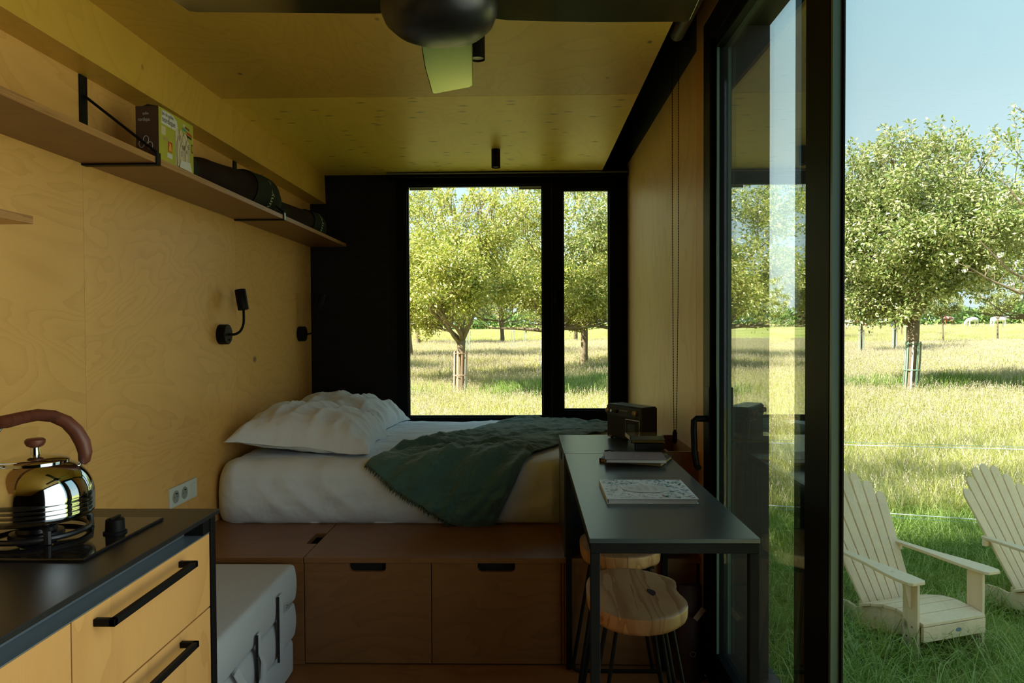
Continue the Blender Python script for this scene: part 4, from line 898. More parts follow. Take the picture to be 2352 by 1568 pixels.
def book(name, cx, cy, z0, w_, d_, th, rz, lab, cover, pages, group=None, cat='book', cth=0.0015, spine='x-'):
    t = thing(name, (cx, cy, z0), lab, cat, group, rz)
    b = B(); b.box(-w_ / 2, w_ / 2, -d_ / 2, d_ / 2, 0.0003, cth); b.build('back_cover', cover, t, local=True)
    b = B(); b.box(-w_ / 2, w_ / 2, -d_ / 2, d_ / 2, th - cth, th); o = b.build('front_cover', cover, t, local=True)
    i = 0.003
    b = B(); b.box(-w_ / 2 + i, w_ / 2 - i, -d_ / 2 + i, d_ / 2 - i, cth + 0.0002, th - cth - 0.0002); b.build('pages', pages, t, local=True)
    b = B()
    if spine == 'x-': b.box(-w_ / 2 - 0.0012, -w_ / 2, -d_ / 2, d_ / 2, 0.0003, th)
    else: b.box(-w_ / 2, w_ / 2, d_ / 2, d_ / 2 + 0.0012, 0.0003, th)
    b.build('spine', cover, t, local=True)
    return t, o
cb, cov = book('colouring_book', 0.3135, 1.915, ZD, 0.228, 0.226, 0.013, math.radians(-0.5), 'square white colouring book with flower drawings on the desk', 'cover_w', 'paper')
random.seed(11)
def flat(name, poly, z, mat, parent):
    b = B(); b.add([(x, y, z) for x, y in poly], [tuple(range(len(poly)))]); return b.build(name, mat, parent, local=True, recalc=False)
b = B(); zt = 0.0134
for k in range(420):
    x, y = random.uniform(-0.108, 0.108), random.uniform(-0.108, 0.108)
    e_ = (x / 0.068) ** 2 + ((y + 0.004) / 0.050) ** 2
    if e_ < 1.05: continue
    a = random.uniform(0, 2 * PI); l_ = random.uniform(0.003, 0.008); w2_ = l_ * 0.3
    c, s = math.cos(a), math.sin(a)
    b.add([(x - c * l_, y - s * l_, zt), (x - s * w2_, y + c * w2_, zt), (x + c * l_, y + s * l_, zt), (x + s * w2_, y - c * w2_, zt)], [(0, 1, 2, 3)])
tag(b.build('leaf_print', 'paleprint', cov, local=True, recalc=False), kind='stuff')
for mt, n_, zz, bias in (('leafprint', 60, 0.0136, 0.75), ('blueprint', 26, 0.0138, 0.55), ('magenta', 12, 0.0140, 0.7)):
    b = B()
    for k in range(n_):
        if random.random() < bias: x, y = random.uniform(0.03, 0.108), random.uniform(-0.10, 0.108)
        else: x, y = random.uniform(-0.108, 0.05), random.uniform(0.055, 0.108)
        if (x / 0.070) ** 2 + ((y + 0.004) / 0.052) ** 2 < 1.0: continue
        a = random.uniform(0, 2 * PI); l_ = random.uniform(0.003, 0.010) * (0.7 if mt == 'magenta' else 1); w2_ = l_ * 0.35; c, s = math.cos(a), math.sin(a)
        b.add([(x - c * l_, y - s * l_, zz), (x - s * w2_, y + c * w2_, zz), (x + c * l_, y + s * l_, zz), (x + s * w2_, y - c * w2_, zz)], [(0, 1, 2, 3)])
    tag(b.build('flower_print', mt, cov, local=True, recalc=False), kind='stuff')
flat('title_oval', [(0.064 * math.cos(a), -0.004 + 0.046 * math.sin(a)) for a in [2 * PI * k / 40 for k in range(40)]], 0.0142, 'white', cov)
b = B()
for k, (hh, ww) in enumerate(((0.012, 0.010), (0.026, 0.017), (0.034, 0.024), (0.030, 0.022), (0.014, 0.012))):     # worn, unreadable title in slanted columns
    xx = -0.046 + k * 0.021
    for q in range(5):
        yy = -0.026 + q * 0.010
        if abs(yy) > hh: continue
        b.box(xx, xx + 0.010, yy, yy + 0.0022, 0.0144, 0.0145)
b.build('faded_title', 'paleprint', cov, local=True)

nb2, _ = book('notebook', 0.358, 2.385, ZD, 0.205, 0.150, 0.013, math.radians(-24), 'black bound notebook with yellowed pages, under the mauve one', 'dk_cover', 'kraft', 'notebooks on the desk')
b = B(); b.tube([(-0.10, 0.07, 0.012), (-0.118, 0.085, 0.014), (-0.128, 0.094, 0.010), (-0.140, 0.096, 0.008)], 0.0028, 8); b.build('elastic_band', 'dk_cover', nb2, smooth=True, local=True)
nb1, nc = book('notebook', 0.345, 2.338, ZD + 0.0135, 0.192, 0.138, 0.012, math.radians(-4), 'mauve notebook lying on top of the black notebook', 'mauve', 'paper', 'notebooks on the desk')
b = B()
for q in range(3): b.box(0.005 + q * 0.006, 0.0065 + q * 0.006, -0.02 + 0.006 * q, 0.018 - 0.004 * q, 0.0121, 0.0122)
b.build('cover_print', 'paleprint', nc, local=True)
c1, _ = book('small_book', 0.437, 2.655, ZD, 0.115, 0.095, 0.020, math.radians(6), 'thick dark book at the bottom of the small stack by the radio', 'dk_cover', 'dk_cover', 'small stack beside the radio')
c2, _ = book('small_book', 0.440, 2.660, ZD + 0.0203, 0.122, 0.085, 0.013, math.radians(-5), 'dark case in the middle of the small stack by the radio', 'dk_cover', 'kraft', 'small stack beside the radio')
c3, c3c = book('small_book', 0.428, 2.652, ZD + 0.0336, 0.122, 0.095, 0.015, math.radians(2), 'grey glossy case on top of the small stack by the radio', 'case_clear', 'case_clear', 'small stack beside the radio')
b = B(); b.box(-0.0635, -0.0625, -0.047, 0.047, 0.001, 0.0145); b.build('white_spine', 'white', c3, local=True)

# ------------------------------------------------------------------ stools
def stool(cx, cy, lab, ly=0.0, Ls=0.395, Wd=0.262, rz=0.0):
    t = thing('stool', (cx, cy, 0.0), lab, 'stool', 'tractor-seat stools at the desk', rz)
    ZS = 0.462; TH = 0.046
    def outline(a):
        c, s = math.cos(a), math.sin(a)
        x = Wd / 2 * math.copysign(abs(c) ** 0.72, c); y = Ls / 2 * math.copysign(abs(s) ** 0.80, s)
        if c > 0: x -= 0.012 * math.exp(-((s - 0.0) / 0.16) ** 2) - 0.010 * math.exp(-((abs(s) - 0.45) / 0.22) ** 2)   # two thigh lobes
        x -= 0.020 * (s * s) * (1 if c > 0 else -0.6)
        return x, y
    n, m = 72, 14
    vs, fs = [], []
    for j in range(m + 1):
        q = j / m
        for i in range(n):
            x, y = outline(2 * PI * i / n); x *= q; y *= q
            dish = -0.013 * (1 - q ** 2.4) + 0.004 * math.cos(y / Ls * 2 * PI) * (q > 0) * max(0, x / Wd) * 2
            if q > 0.95: dish -= 0.003 * ((q - 0.95) / 0.05) ** 2
            vs.append((x, y, ZS + dish))
    for j in range(5):
        q = j / 4; ins = 1.004 - 0.012 * q - 0.03 * max(0, q - 0.7) / 0.3
        for i in range(n):
            x, y = outline(2 * PI * i / n); vs.append((x * ins, y * ins, ZS - 0.006 - (TH - 0.006) * q))
    tot = m + 1 + 5
    for j in range(tot - 1):
        for i in range(n): fs.append((j * n + i, j * n + (i + 1) % n, (j + 1) * n + (i + 1) % n, (j + 1) * n + i))
    fs.append(tuple((tot - 1) * n + i for i in range(n)))
    b = B(); b.add(vs, fs); st = b.build('seat', 'stool', t, smooth=True, local=True, angle=70)
    zk = lambda x, y: ZS - 0.013 * (1 - (((x / (Wd / 2)) ** 2 + (y / (Ls / 2)) ** 2) ** 0.5) ** 2.4) + 0.004 * math.cos(y / Ls * 2 * PI) * max(0, x / Wd) * 2 + 0.0006
    b = B(); kp = [(0.044, 0.042), (0.051, 0.036), (0.058, 0.028), (0.062, 0.018), (0.062, 0.006), (0.058, -0.008), (0.051, -0.014), (0.045, 0.000), (0.042, 0.014), (0.041, 0.028)]
    b.add([(0.054, 0.015, zk(0.054, 0.015))] + [(x, y, zk(x, y)) for x, y in kp], [(0, k + 1, (k + 1) % 10 + 1) for k in range(10)]); b.build('knot', 'ink', st, local=True, recalc=False)
    zb = ZS - TH - 0.001
    for s in (-1, 1):
        y0 = s * 0.085 + ly * 0.4; y1 = s * 0.112 + ly
        pts = [(-0.085, y0, zb), (-0.155, y1, 0.03), (-0.150, y1, 0.013), (-0.135, y1, 0.007), (0.135, y1, 0.007), (0.150, y1, 0.013), (0.155, y1, 0.03), (0.085, y0, zb)]
        b = B(); b.tube(pts, 0.0062, 10)
        b.tube([(-0.055, y0, zb), (-0.118, y1, 0.014)], 0.0055, 8); b.tube([(0.055, y0, zb), (0.118, y1, 0.014)], 0.0055, 8)
        b.build('leg_frame', 'black', t, smooth=True, local=True)
    b = B()
    for s in (-1, 1): b.box(-0.10, 0.10, s * 0.085 + ly * 0.4 - 0.012, s * 0.085 + ly * 0.4 + 0.012, zb, zb + 0.003)
    b.build('mounting_plate', 'black', t, local=True)
    return t
stool(0.293, 2.000, 'nearer hardwood saddle stool pushed under the desk, fully visible seat')
stool(0.307, 2.455, 'farther hardwood saddle stool, mostly hidden behind the nearer stool', ly=-0.095, Ls=0.33)

# a bag stored under the desk end, against the right wall
bg_ = thing('wine_coloured_bag', (0.52, 2.44, 0.0), 'dark wine coloured bag with a beige tag beneath the desk', 'bag')
b = B()
b.grid(lambda u, v: Vector((0.5475 + 0.048 * math.cos(2 * PI * u) * (1 - 0.2 * v * v) * (1 + 0.1 * nz(u * 6, v * 4)), 2.442 + 0.040 * math.sin(2 * PI * u) * (1 - 0.7 * v * v), 0.002 + v * 0.318)), 32, 16, wrapu=True)
b.build('bag_body', 'wine', bg_, smooth=True)
b = B(); b.box(0.560, 0.578, 2.392, 2.394, 0.215, 0.262, rot=Matrix.Rotation(math.radians(38), 3, 'Y')); b.build('tag', 'tag', bg_)
b = B(); b.tube([(0.548 + 0.009 * math.cos(a), 2.399, 0.10 + 0.009 * math.sin(a)) for a in [2 * PI * k / 14 for k in range(14)]], 0.001, 4, closed=True); b.build('ring_print', 'tag', bg_)
# ------------------------------------------------------------------ outside: chairs
def adirondack(x, y, rz, lab):
    t = thing('garden_chair', (x, y, zg(x, y) + 0.03), lab, 'garden chair', 'slatted garden chairs on the grass', rz); t.scale = (0.87, 0.95, 1.0)
    def sidebeam(sx):
        # stringer: from the front leg down to the ground behind
        top = [(-0.125, 0.250), (0.0, 0.268), (0.10, 0.270), (0.22, 0.245), (0.34, 0.200), (0.42, 0.175), (0.50, 0.185), (0.58, 0.180), (0.66, 0.150), (0.90, -0.03)]
        bot = [(0.84, -0.05), (0.62, 0.045), (0.45, 0.065), (0.20, 0.110), (0.0, 0.145), (-0.125, 0.160)]
        b = B(); b.prism(top + bot, 'x', sx - 0.011, sx + 0.011); return b
    for s in (-1, 1): sidebeam(s * 0.245).build('side_rail', 'adir', t, bevel=0.002, local=True)
    def seat_z(y):
        P_ = [(-0.16, 0.247), (-0.125, 0.252), (0.0, 0.270), (0.10, 0.272), (0.22, 0.247), (0.34, 0.202), (0.42, 0.177)]
        for (a, za), (c, zc) in zip(P_[:-1], P_[1:]):
            if y <= c: return za + (zc - za) * (y - a) / (c - a)
        return 0.17
    ys_ = [-0.150, -0.045, 0.060, 0.165, 0.270, 0.372]
    for a, c in zip(ys_[:-1], ys_[1:]):
        za, zc = seat_z(a) + 0.003, seat_z(c) + 0.003
        b = B(); b.prism([(a + 0.003, za), (c - 0.003, zc), (c - 0.003, zc + 0.019), (a + 0.003, za + 0.019)], 'x', -0.275, 0.275); b.build('seat_slat', 'adir', t, bevel=0.003, local=True)
    b = B(); b.box(-0.275, 0.275, -0.150, -0.128, 0.162, 0.248); ap = b.build('front_board', 'adir', t, bevel=0.003, local=True)
    b = B(); b.lathe([(0.0, -0.1515), (0.012, -0.1515), (0.012, -0.1502), (0, -0.1502)], (0.03, 0, 0.208), 20, 'y', cap=False)
    b.v = [((v[0] - 0.03) * 2.1 + 0.03, v[1], v[2]) for v in b.v]; b.build('badge', 'badge', ap, local=True)
    for s in (-1, 1):
        b = B(); b.box(min(s * 0.278, s * 0.300), max(s * 0.278, s * 0.300), -0.124, -0.014, -0.06, 0.508); lg = b.build('front_leg', 'adir', t, bevel=0.002, local=True)
        b = B()
        for zz, yy in ((0.17, -0.09), (0.17, -0.045), (0.235, -0.085)): b.lathe([(0.006, 0.0), (0.006, 0.0015), (0, 0.0015)], (s * 0.3003 if s > 0 else -0.3018, yy, zz), 8, 'x', cap=False)
        b.build('screw', 'hole', lg, local=True)
        b = B(); xx = s * 0.302
        b.prism([(s * 0.3015, 0.508), (s * 0.3015, 0.34), (s * 0.315, 0.35), (s * 0.345, 0.44), (s * 0.362, 0.508)], 'y', -0.080, -0.058); b.build('arm_bracket', 'adir', t, local=True)
        # paddle shaped arm
        ol = [(0.262, -0.145), (0.285, -0.165), (0.385, -0.165), (0.408, -0.140), (0.412, -0.06), (0.395, 0.06), (0.355, 0.25), (0.330, 0.44), (0.325, 0.56), (0.315, 0.585), (0.280, 0.59), (0.265, 0.57), (0.268, 0.30), (0.258, 0.10), (0.256, -0.05)]
        b = B(); b.prism([(s * p[0], p[1]) for p in ol], 'z', 0.5085, 0.528); b.build('arm', 'adir', t, bevel=0.004, local=True)
    b = B(); b.box(-0.33, 0.33, 0.540, 0.565, 0.465, 0.508); b.build('arm_rail', 'adir', t, bevel=0.002, local=True)
    b = B(); b.box(-0.232, 0.232, 0.392, 0.412, 0.150, 0.215); b.build('lower_rail', 'adir', t, bevel=0.002, local=True)
    # seven fanned back slats with round tops
    p0 = Vector((0, 0.375, 0.188)); rec = math.radians(30)
    up = Vector((0, math.sin(rec), math.cos(rec))); nrm = Vector((0, math.cos(rec), -math.sin(rec)))
    lens = [0.74, 0.82, 0.885, 0.905, 0.885, 0.82, 0.74]
    for k in range(7):
        o_ = k - 3; xb = o_ * 0.068; fan_ = math.radians(o_ * 2.5); L_ = lens[k]; w0, w1 = 0.031, 0.0445
        ol = [(-w0, 0.0), (w0, 0.0), (w1, L_ - 0.05)] + [(w1 * math.cos(a), L_ - 0.05 + 0.05 * math.sin(a)) for a in [PI * q / 10 for q in range(1, 10)]] + [(-w1, L_ - 0.05)]
        b = B(); vs = []
        for d in (-0.0085, 0.0085):
            for px_, py_ in ol:
                xx = px_ * math.cos(fan_) + py_ * math.sin(fan_) + xb; yy = -px_ * math.sin(fan_) + py_ * math.cos(fan_)
                vs.append(p0 + Vector((xx, 0, 0)) + up * yy + nrm * (d - 0.012))
        n = len(ol); b.add(vs, [tuple(range(n)), tuple(range(2 * n - 1, n - 1, -1))] + [(i, (i + 1) % n, (i + 1) % n + n, i + n) for i in range(n)])
        b.build('back_slat', 'adir', t, bevel=0.002, local=True, seg=1)
    return t
adirondack(2.47, 4.40, math.radians(19), 'pale wooden slatted garden chair nearest the door post')
adirondack(3.62, 4.66, math.radians(19), 'pale wooden slatted garden chair cut off by the right frame edge')

# fence ropes
for pts, mt, lab, rr in (((( -2.0, 7.0, 0.20), (2.162, 6.5, 0.144), (4.429, 6.5, 0.082), (9, 6.4, -0.03)), 'rope', 'upper white electric rope of the pasture fence', 0.0032),
                     (((-2.0, 7.0, 0.215), (2.162, 6.56, 0.162), (4.429, 6.56, 0.094), (9, 6.4, -0.02)), 'wire', 'thin teal wire just above the upper white rope', 0.0018),
                     (((-2.0, 7.0, -0.30), (2.163, 6.5, -0.42), (4.004, 6.5, -0.545), (9, 6.4, -0.70)), 'rope', 'lower white electric rope behind the garden chairs', 0.0038),
                     (((-2.0, 7.0, -0.36), (2.163, 6.6, -0.47), (4.004, 6.6, -0.60), (9, 6.4, -0.76)), 'wire', 'thin teal wire just below the lower white rope', 0.0018)):
    b = B(); pl = []
    for a, c in zip(pts[:-1], pts[1:]):
        for k in range(8): pl.append(Vector(a).lerp(Vector(c), k / 8))
    pl.append(Vector(pts[-1])); b.tube(pl, rr, 6)
    tag(b.build('fence_wire', mt), lab, 'fence wire', 'fence wires of the pasture')

# ------------------------------------------------------------------ trees
def tree_meshes(seed, H, Rc, zb, nleaf, ls, trunk_r, leaf_mat, lean=0.0, fork=None, blossom=0, flat=1.0):
    rnd = random.Random(seed); bt = B(); tips = []
    fork = fork or zb
    topz = H * 0.93
    def limb(p0, d, L_, r0_, lev):
        n = 5; pts = [p0]; rs = [r0_]; dd = d.normalized(); p = p0.copy()
        for k in range(n):
            dd = (dd + Vector((rnd.uniform(-1, 1), rnd.uniform(-1, 1), rnd.uniform(-.5, .7))) * 0.22).normalized()
            if p.z + dd.z * L_ / n < zb - 0.05: dd.z = abs(dd.z) * 0.5; dd.normalize()
            p = p + dd * L_ / n; pts.append(p.copy()); rs.append(r0_ * (1 - 0.72 * (k + 1) / n))
        bt.tube(pts, rs, 6 if lev < 2 else 4)
        if lev >= 1:
            for q in pts[2:]: tips.append(q)
        if lev < 3:
            for k in range(4 if lev < 2 else 3):
                i = rnd.randint(1, n); nd = (dd + Vector((rnd.uniform(-1, 1), rnd.uniform(-1, 1), rnd.uniform(-.55, .8))) * 1.0).normalized()
                limb(pts[i], nd, L_ * rnd.uniform(0.5, 0.72), rs[i] * 0.62, lev + 1)
    b0 = [(lean * k / 6 * fork, 0.02 * math.sin(k), fork * k / 6 - 0.15 if k == 0 else fork * k / 6) for k in range(7)]
    bt.tube(b0, [trunk_r * (1.25 - 0.3 * min(1, k / 3)) for k in range(7)], 12)
    top = Vector(b0[-1])
    nb = 7
    for k in range(nb):
        a = 2 * PI * k / nb + rnd.uniform(-.3, .3); el_ = rnd.choice((0.25, 0.7, 1.2))
        d = Vector((math.cos(a) * math.cos(el_), math.sin(a) * math.cos(el_), math.sin(el_)))
        limb(top - Vector((0, 0, rnd.uniform(0, 0.2))), d, (Rc * 0.75) if el_ < 1 else (H - fork) * 0.55, trunk_r * 0.55, 0)
    # leaves: bunches near branch tips and over a lumpy crown surface
    cz = (zb + H) / 2; rz_ = (H - zb) / 2
    bunch = []
    for q in tips:
        x, y, z = q.x / Rc, q.y / Rc, (q.z - cz) / rz_
        if x * x + y * y + z * z < 1.15: bunch.append(q)
    nb2 = max(60, nleaf // 26)
    while len(bunch) < nb2:
        v = Vector((rnd.gauss(0, 1), rnd.gauss(0, 1), rnd.gauss(0, 1))).normalized()
        lump = 0.84 + 0.42 * noise.noise(v * 2.3 + Vector((seed, 0, 0)))
        rr_ = rnd.uniform(0.45, 1.0) ** 0.5 * lump
        x_, y_, z_ = v.x * Rc * rr_, v.y * Rc * rr_, cz + v.z * rz_ * rr_
        if z_ < zb + 0.0 + 0.25 * math.hypot(x_, y_) * 0.0: continue
        bunch.append(Vector((x_, y_, z_)) + Vector((lean * fork, 0, 0)))
    rnd.shuffle(bunch); bunch = bunch[:nb2]
    shoots = []
    for _ in range(int(nb2 * 0.05)):        # shoots standing out of the crown
        a = rnd.uniform(0, 2 * PI); r_ = Rc * rnd.uniform(0.1, 0.85)
        zt = cz + rz_ * math.sqrt(max(0, 1 - (r_ / Rc) ** 2)) * (0.86 + 0.1 * rnd.random())
        p = Vector((r_ * math.cos(a), r_ * math.sin(a), zt)); L_ = rnd.uniform(0.2, 0.8) * H / 6
        d = Vector((math.cos(a) * 0.3 + rnd.uniform(-.5, .5), math.sin(a) * 0.3 + rnd.uniform(-.5, .5), 1)).normalized()
        bt.tube([p - d * 0.3, p + d * L_ * 0.5 + Vector((rnd.uniform(-.04, .04), 0, 0)), p + d * L_], [0.009, 0.006, 0.003], 4)
        for k in range(4): shoots.append((p + d * L_ * (k + 1) / 4, d))
    lv = []; lf = []; per = max(4, nleaf // len(bunch)); fl_v = []; fl_f = []
    items = [(q, rnd.uniform(0.06, 0.19) * Rc / 2.6, per, None) for q in bunch] + [(q, 0.03, max(4, per // 3), d_) for q, d_ in shoots]
    for q, br_, cnt, ax in items:
        for k in range(cnt):
            g_ = Vector((rnd.gauss(0, 1), rnd.gauss(0, 1), rnd.gauss(0, 0.7)))
            c = q + g_ * br_
            s = ls * rnd.uniform(0.6, 1.25)
            d = (g_.normalized() * 0.9 + Vector((rnd.uniform(-1, 1), rnd.uniform(-1, 1), rnd.uniform(-.9, .6))) * 0.8 + (ax * 0.5 if ax is not None else Vector())).normalized()
            u = Vector((rnd.uniform(-1, 1), rnd.uniform(-1, 1), rnd.uniform(0.2, 1.4))).normalized()
            w_ = d.cross(u); 
            if w_.length < 0.1: continue
            w_.normalize(); w_ *= s * 0.24; nn = w_.cross(d).normalized() * s * 0.10
            n0 = len(lv); lv += [c, c + d * s * 0.5 + w_ + nn, c + d * s, c + d * s * 0.5 - w_ + nn]
            lf += [(n0, n0 + 1, n0 + 2), (n0, n0 + 2, n0 + 3)]
    for _ in range(blossom):
        q = rnd.choice(bunch); c = q + Vector((rnd.gauss(0, 1), rnd.gauss(0, 1), rnd.gauss(0, 1))) * 0.16
        for k in range(5):
            a = 2 * PI * k / 5; dd = Vector((math.cos(a), rnd.uniform(-.3, .3), math.sin(a))) * 0.028; ee = Vector((-math.sin(a), 0, math.cos(a))) * 0.012
            n0 = len(fl_v); fl_v += [c, c + dd * 0.6 + ee, c + dd, c + dd * 0.6 - ee]; fl_f += [(n0, n0 + 1, n0 + 2, n0 + 3)]
    mt = D.meshes.new('trunk'); mt.from_pydata([tuple(v) for v in bt.v], [], bt.f); mt.polygons.foreach_set('use_smooth', [True] * len(mt.polygons)); mt.materials.append(M['bark'])
    ml = D.meshes.new('foliage'); ml.from_pydata([tuple(v) for v in lv], [], lf); ml.materials.append(M[leaf_mat])
    mb = None
    if blossom: mb = D.meshes.new('blossom'); mb.from_pydata([tuple(v) for v in fl_v], [], fl_f); mb.materials.append(M['blossom'])
    return mt, ml, mb
def tree(meshes, x, y, lab, scale=1.0, rz=0.0, group='fruit trees of the orchard', dz=0.0):
    t = thing('fruit_tree', (x, y, zg_far(x, y) + dz), lab, 'tree', group, rz); t.scale = (scale,) * 3
    for nm, me in zip(('trunk', 'foliage', 'blossom'), meshes):
        if me is None: continue
        o = D.objects.new(nm, me); COL.objects.link(o); o.parent = t
        if nm != 'trunk': o['kind'] = 'stuff'
    return t
TA = tree_meshes(3, 6.6, 2.95, 2.2, 78000, 0.115, 0.145, 'leaf', lean=0.04, blossom=90)
TB = tree_meshes(5, 5.6, 2.6, 1.72, 42000, 0.10, 0.12, 'leaf_y', lean=0.03, blossom=40)
TC = tree_meshes(9, 7.4, 3.1, 1.9, 36000, 0.115, 0.15, 'leaf_y', blossom=60)
TE = tree_meshes(17, 5.4, 1.5, 2.1, 7000, 0.15, 0.055, 'leaf', blossom=20)
TD = tree_meshes(14, 6.6, 2.9, 1.6, 26000, 0.13, 0.13, 'leaf', blossom=80)
tree(TA, 10.1, 19.2, 'large round apple tree in the meadow beyond the garden chairs', 1.0)
tree(TB, -1.87, 19.6, 'apple tree with pinkish guarded trunk, centre of the bed window', 1.0)
tree(TD, 17.6, 22.0, 'apple tree with blossom at the right frame edge', 1.35, 1.0)
tree(TC, -4.5, 22.5, 'leafy tree filling the left side of the bed window', 1.05, 0.5)
tree(TC, 0.9, 26.5, 'leafy tree whose trunk wears the white cage', 1.05, 2.0)
tree(TD, 2.35, 30.0, 'left of the two bare-trunked trees in the narrow window', 1.18, 0.2)
tree(TD, 4.0, 32.5, 'right of the two bare-trunked trees in the narrow window', 1.2, 1.7)
tree(TC, -10.5, 27.0, 'orchard tree hidden behind the black wall, mirrored in the side glass', 1.1, 2.2)
tree(TD, -15.5, 33.0, 'farther mirrored orchard tree beyond the black wall', 1.25, 1.2)
tree(TC, -6.0, 36.0, 'far tree behind the leafy one at the left of the bed window', 1.15, 5.1)
tree(TD, 7.2, 44.0, 'far tree seen dimly right in the narrow window', 1.2, 2.6)
tree(TC, -5.6, 3.6, 'tall unseen tree left of the cabin that shades the lawn', 1.45, 0.9)  # out of view, set here for its shade around the garden chairs
def blossom_tree():
    t = thing('fruit_tree', (11.6, 13.0, zg(11.6, 13.0)), 'blossoming tree whose bare twigs reach in from the right frame edge', 'tree', 'fruit trees of the orchard')
    rn = random.Random(8); b = B(); lf = B(); fl = B()
    b.tube([(11.6, 13.0, zg(11.6, 13.0) - 0.1), (11.62, 13.0, 0.6), (11.55, 13.02, 1.5)], [0.13, 0.11, 0.09], 10)
    limbs = [[(11.55, 13.0, 1.4), (10.2, 13.0, 1.55), (9.1, 12.95, 1.85), (8.5, 12.9, 2.15), (7.95, 12.85, 2.68)], [(9.1, 12.95, 1.85), (8.7, 12.9, 1.75), (8.15, 12.9, 2.0), (7.75, 12.9, 2.25)],
             [(11.55, 13.0, 1.45), (10.6, 13.1, 2.8), (9.7, 13.0, 3.6), (9.15, 12.95, 4.6), (8.80, 12.9, 5.22)], [(9.3, 12.95, 4.3), (9.0, 13.0, 4.75), (8.78, 13.0, 4.98)], [(10.2, 13.0, 3.2), (9.5, 13.0, 3.1), (8.75, 13.0, 3.35), (8.45, 13.0, 3.75)],
             [(11.55, 13.0, 1.45), (11.9, 13.2, 3.0), (11.6, 13.3, 4.6), (11.9, 13.3, 5.6)], [(11.55, 13.0, 1.45), (12.8, 13.2, 2.4), (13.9, 13.3, 3.6)], [(11.9, 13.2, 3.0), (12.6, 13.0, 4.2), (12.9, 12.9, 5.2)]]
    for L_ in limbs:
        n = len(L_); b.tube(L_, [0.055 * (1 - 0.88 * k / (n - 1)) * (0.6 if L_[0][0] < 11 else 1) + 0.004 for k in range(n)], 7)
        for k in range(1, n):
            for q in range(5):
                c0 = Vector(L_[k - 1]).lerp(Vector(L_[k]), rn.random())
                if c0.x > 10.9 and rn.random() < 0.3: continue
                d = Vector((rn.uniform(-1, 1), rn.uniform(-1, 1), rn.uniform(-.4, 1))).normalized(); e_ = c0 + d * rn.uniform(0.12, 0.3)
                b.tube([c0, e_], [0.008, 0.004], 4)
                for m_ in range(9):
                    c = e_ + Vector((rn.gauss(0, 1), rn.gauss(0, 1), rn.gauss(0, 1))) * 0.035; dd = Vector((rn.uniform(-1, 1), rn.uniform(-1, 1), rn.uniform(-.5, .8))).normalized() * rn.uniform(0.04, 0.085); w_ = dd.cross(Vector((rn.uniform(-1, 1), 1, 1))).normalized() * 0.015
                    lf.add([c, c + dd * 0.5 + w_, c + dd, c + dd * 0.5 - w_], [(0, 1, 2), (0, 2, 3)])
                if rn.random() < 0.5:
                    for m_ in range(10):
                        a = rn.uniform(0, 2 * PI); dd = Vector((math.cos(a), rn.uniform(-.5, .5), math.sin(a))) * 0.034; ee = Vector((-math.sin(a), 0, math.cos(a))) * 0.013; c = e_ + Vector((rn.gauss(0, .02), rn.gauss(0, .02), rn.gauss(0, .02)))
                        fl.add([c, c + dd * 0.6 + ee, c + dd, c + dd * 0.6 - ee], [(0, 1, 2, 3)])
    b.build('trunk', 'bark', t, smooth=True); tag(lf.build('foliage', 'leaf', t, recalc=False), kind='stuff'); tag(fl.build('blossom', 'blossom', t, recalc=False), kind='stuff')
blossom_tree()
rnd = random.Random(21)
FAR_LAB = ['small orchard tree in the meadow, left of the large apple trunk', 'small orchard tree just right of the large apple trunk', 'small orchard tree before the grazing white cow', 'small orchard tree before the standing white cow', 'small orchard tree near the right frame edge, beyond the cows', 'very distant orchard tree right of the large apple tree', 'most distant orchard tree near the right frame edge', 'distant orchard tree directly behind the large apple tree', 'distant tree low at the left of the bed window', 'distant tree seen under the crown of the centre window tree', 'distant tree seen near the white cage', 'distant tree low in the narrow window']
GU_LAB = ['pale guard of the small tree left of the large apple trunk', 'pale guard of the small tree right of the large apple trunk', 'pale guard before the grazing white cow', 'pale guard of the distant tree behind the large apple tree', 'thin pale guard at the far left of the bed window', 'thin pale guard just right of the centre window trunk', 'most distant thin guard between window trunk and white cage']
for k, (x, y, s) in enumerate(((17.0, 37, 0.95), (20.2, 40, 0.9), (24.5, 47, 0.95), (28.5, 50, 0.95), (33.5, 52, 0.95), (27.0, 66, 1.0), (36.0, 70, 1.0), (20.0, 60, 0.95), (-8, 52, 1.2), (-2, 56, 1.2), (4, 60, 1.2), (10, 62, 1.2))):
    tree(TE if k < 8 else TD, x, y, FAR_LAB[k], s, k * 1.3, 'far orchard trees in rows')
# hedgerow along the horizon
hv, hf = [], []
rnd = random.Random(4)
for k in range(26000):
    x = rnd.uniform(-70, 120); y = 128 + rnd.uniform(-3, 3) - abs(x) * 0.05; hmax = 4.0 + 3.0 * noise.noise(Vector((x * 0.06, 0, 0))) + 1.6 * noise.noise(Vector((x * 0.25, 3, 0)))
    z = zg_far(x, y) - 0.3 + rnd.random() ** 0.7 * hmax; s = rnd.uniform(0.35, 0.8)
    d = Vector((rnd.uniform(-1, 1), rnd.uniform(-1, 1), rnd.uniform(-1, 1))) * s; u = Vector((rnd.uniform(-1, 1), rnd.uniform(-1, 1), rnd.uniform(-1, 1))) * s
    c = Vector((x, y, z)); n0 = len(hv); hv += [c, c + d, c + u]; hf += [(n0, n0 + 1, n0 + 2)]
b = B(); b.v = [tuple(v) for v in hv]; b.f = hf
tag(b.build('hedgerow', 'leaf_far', recalc=False), 'low green hedgerow along the horizon of the meadow', 'hedge', kind='stuff')

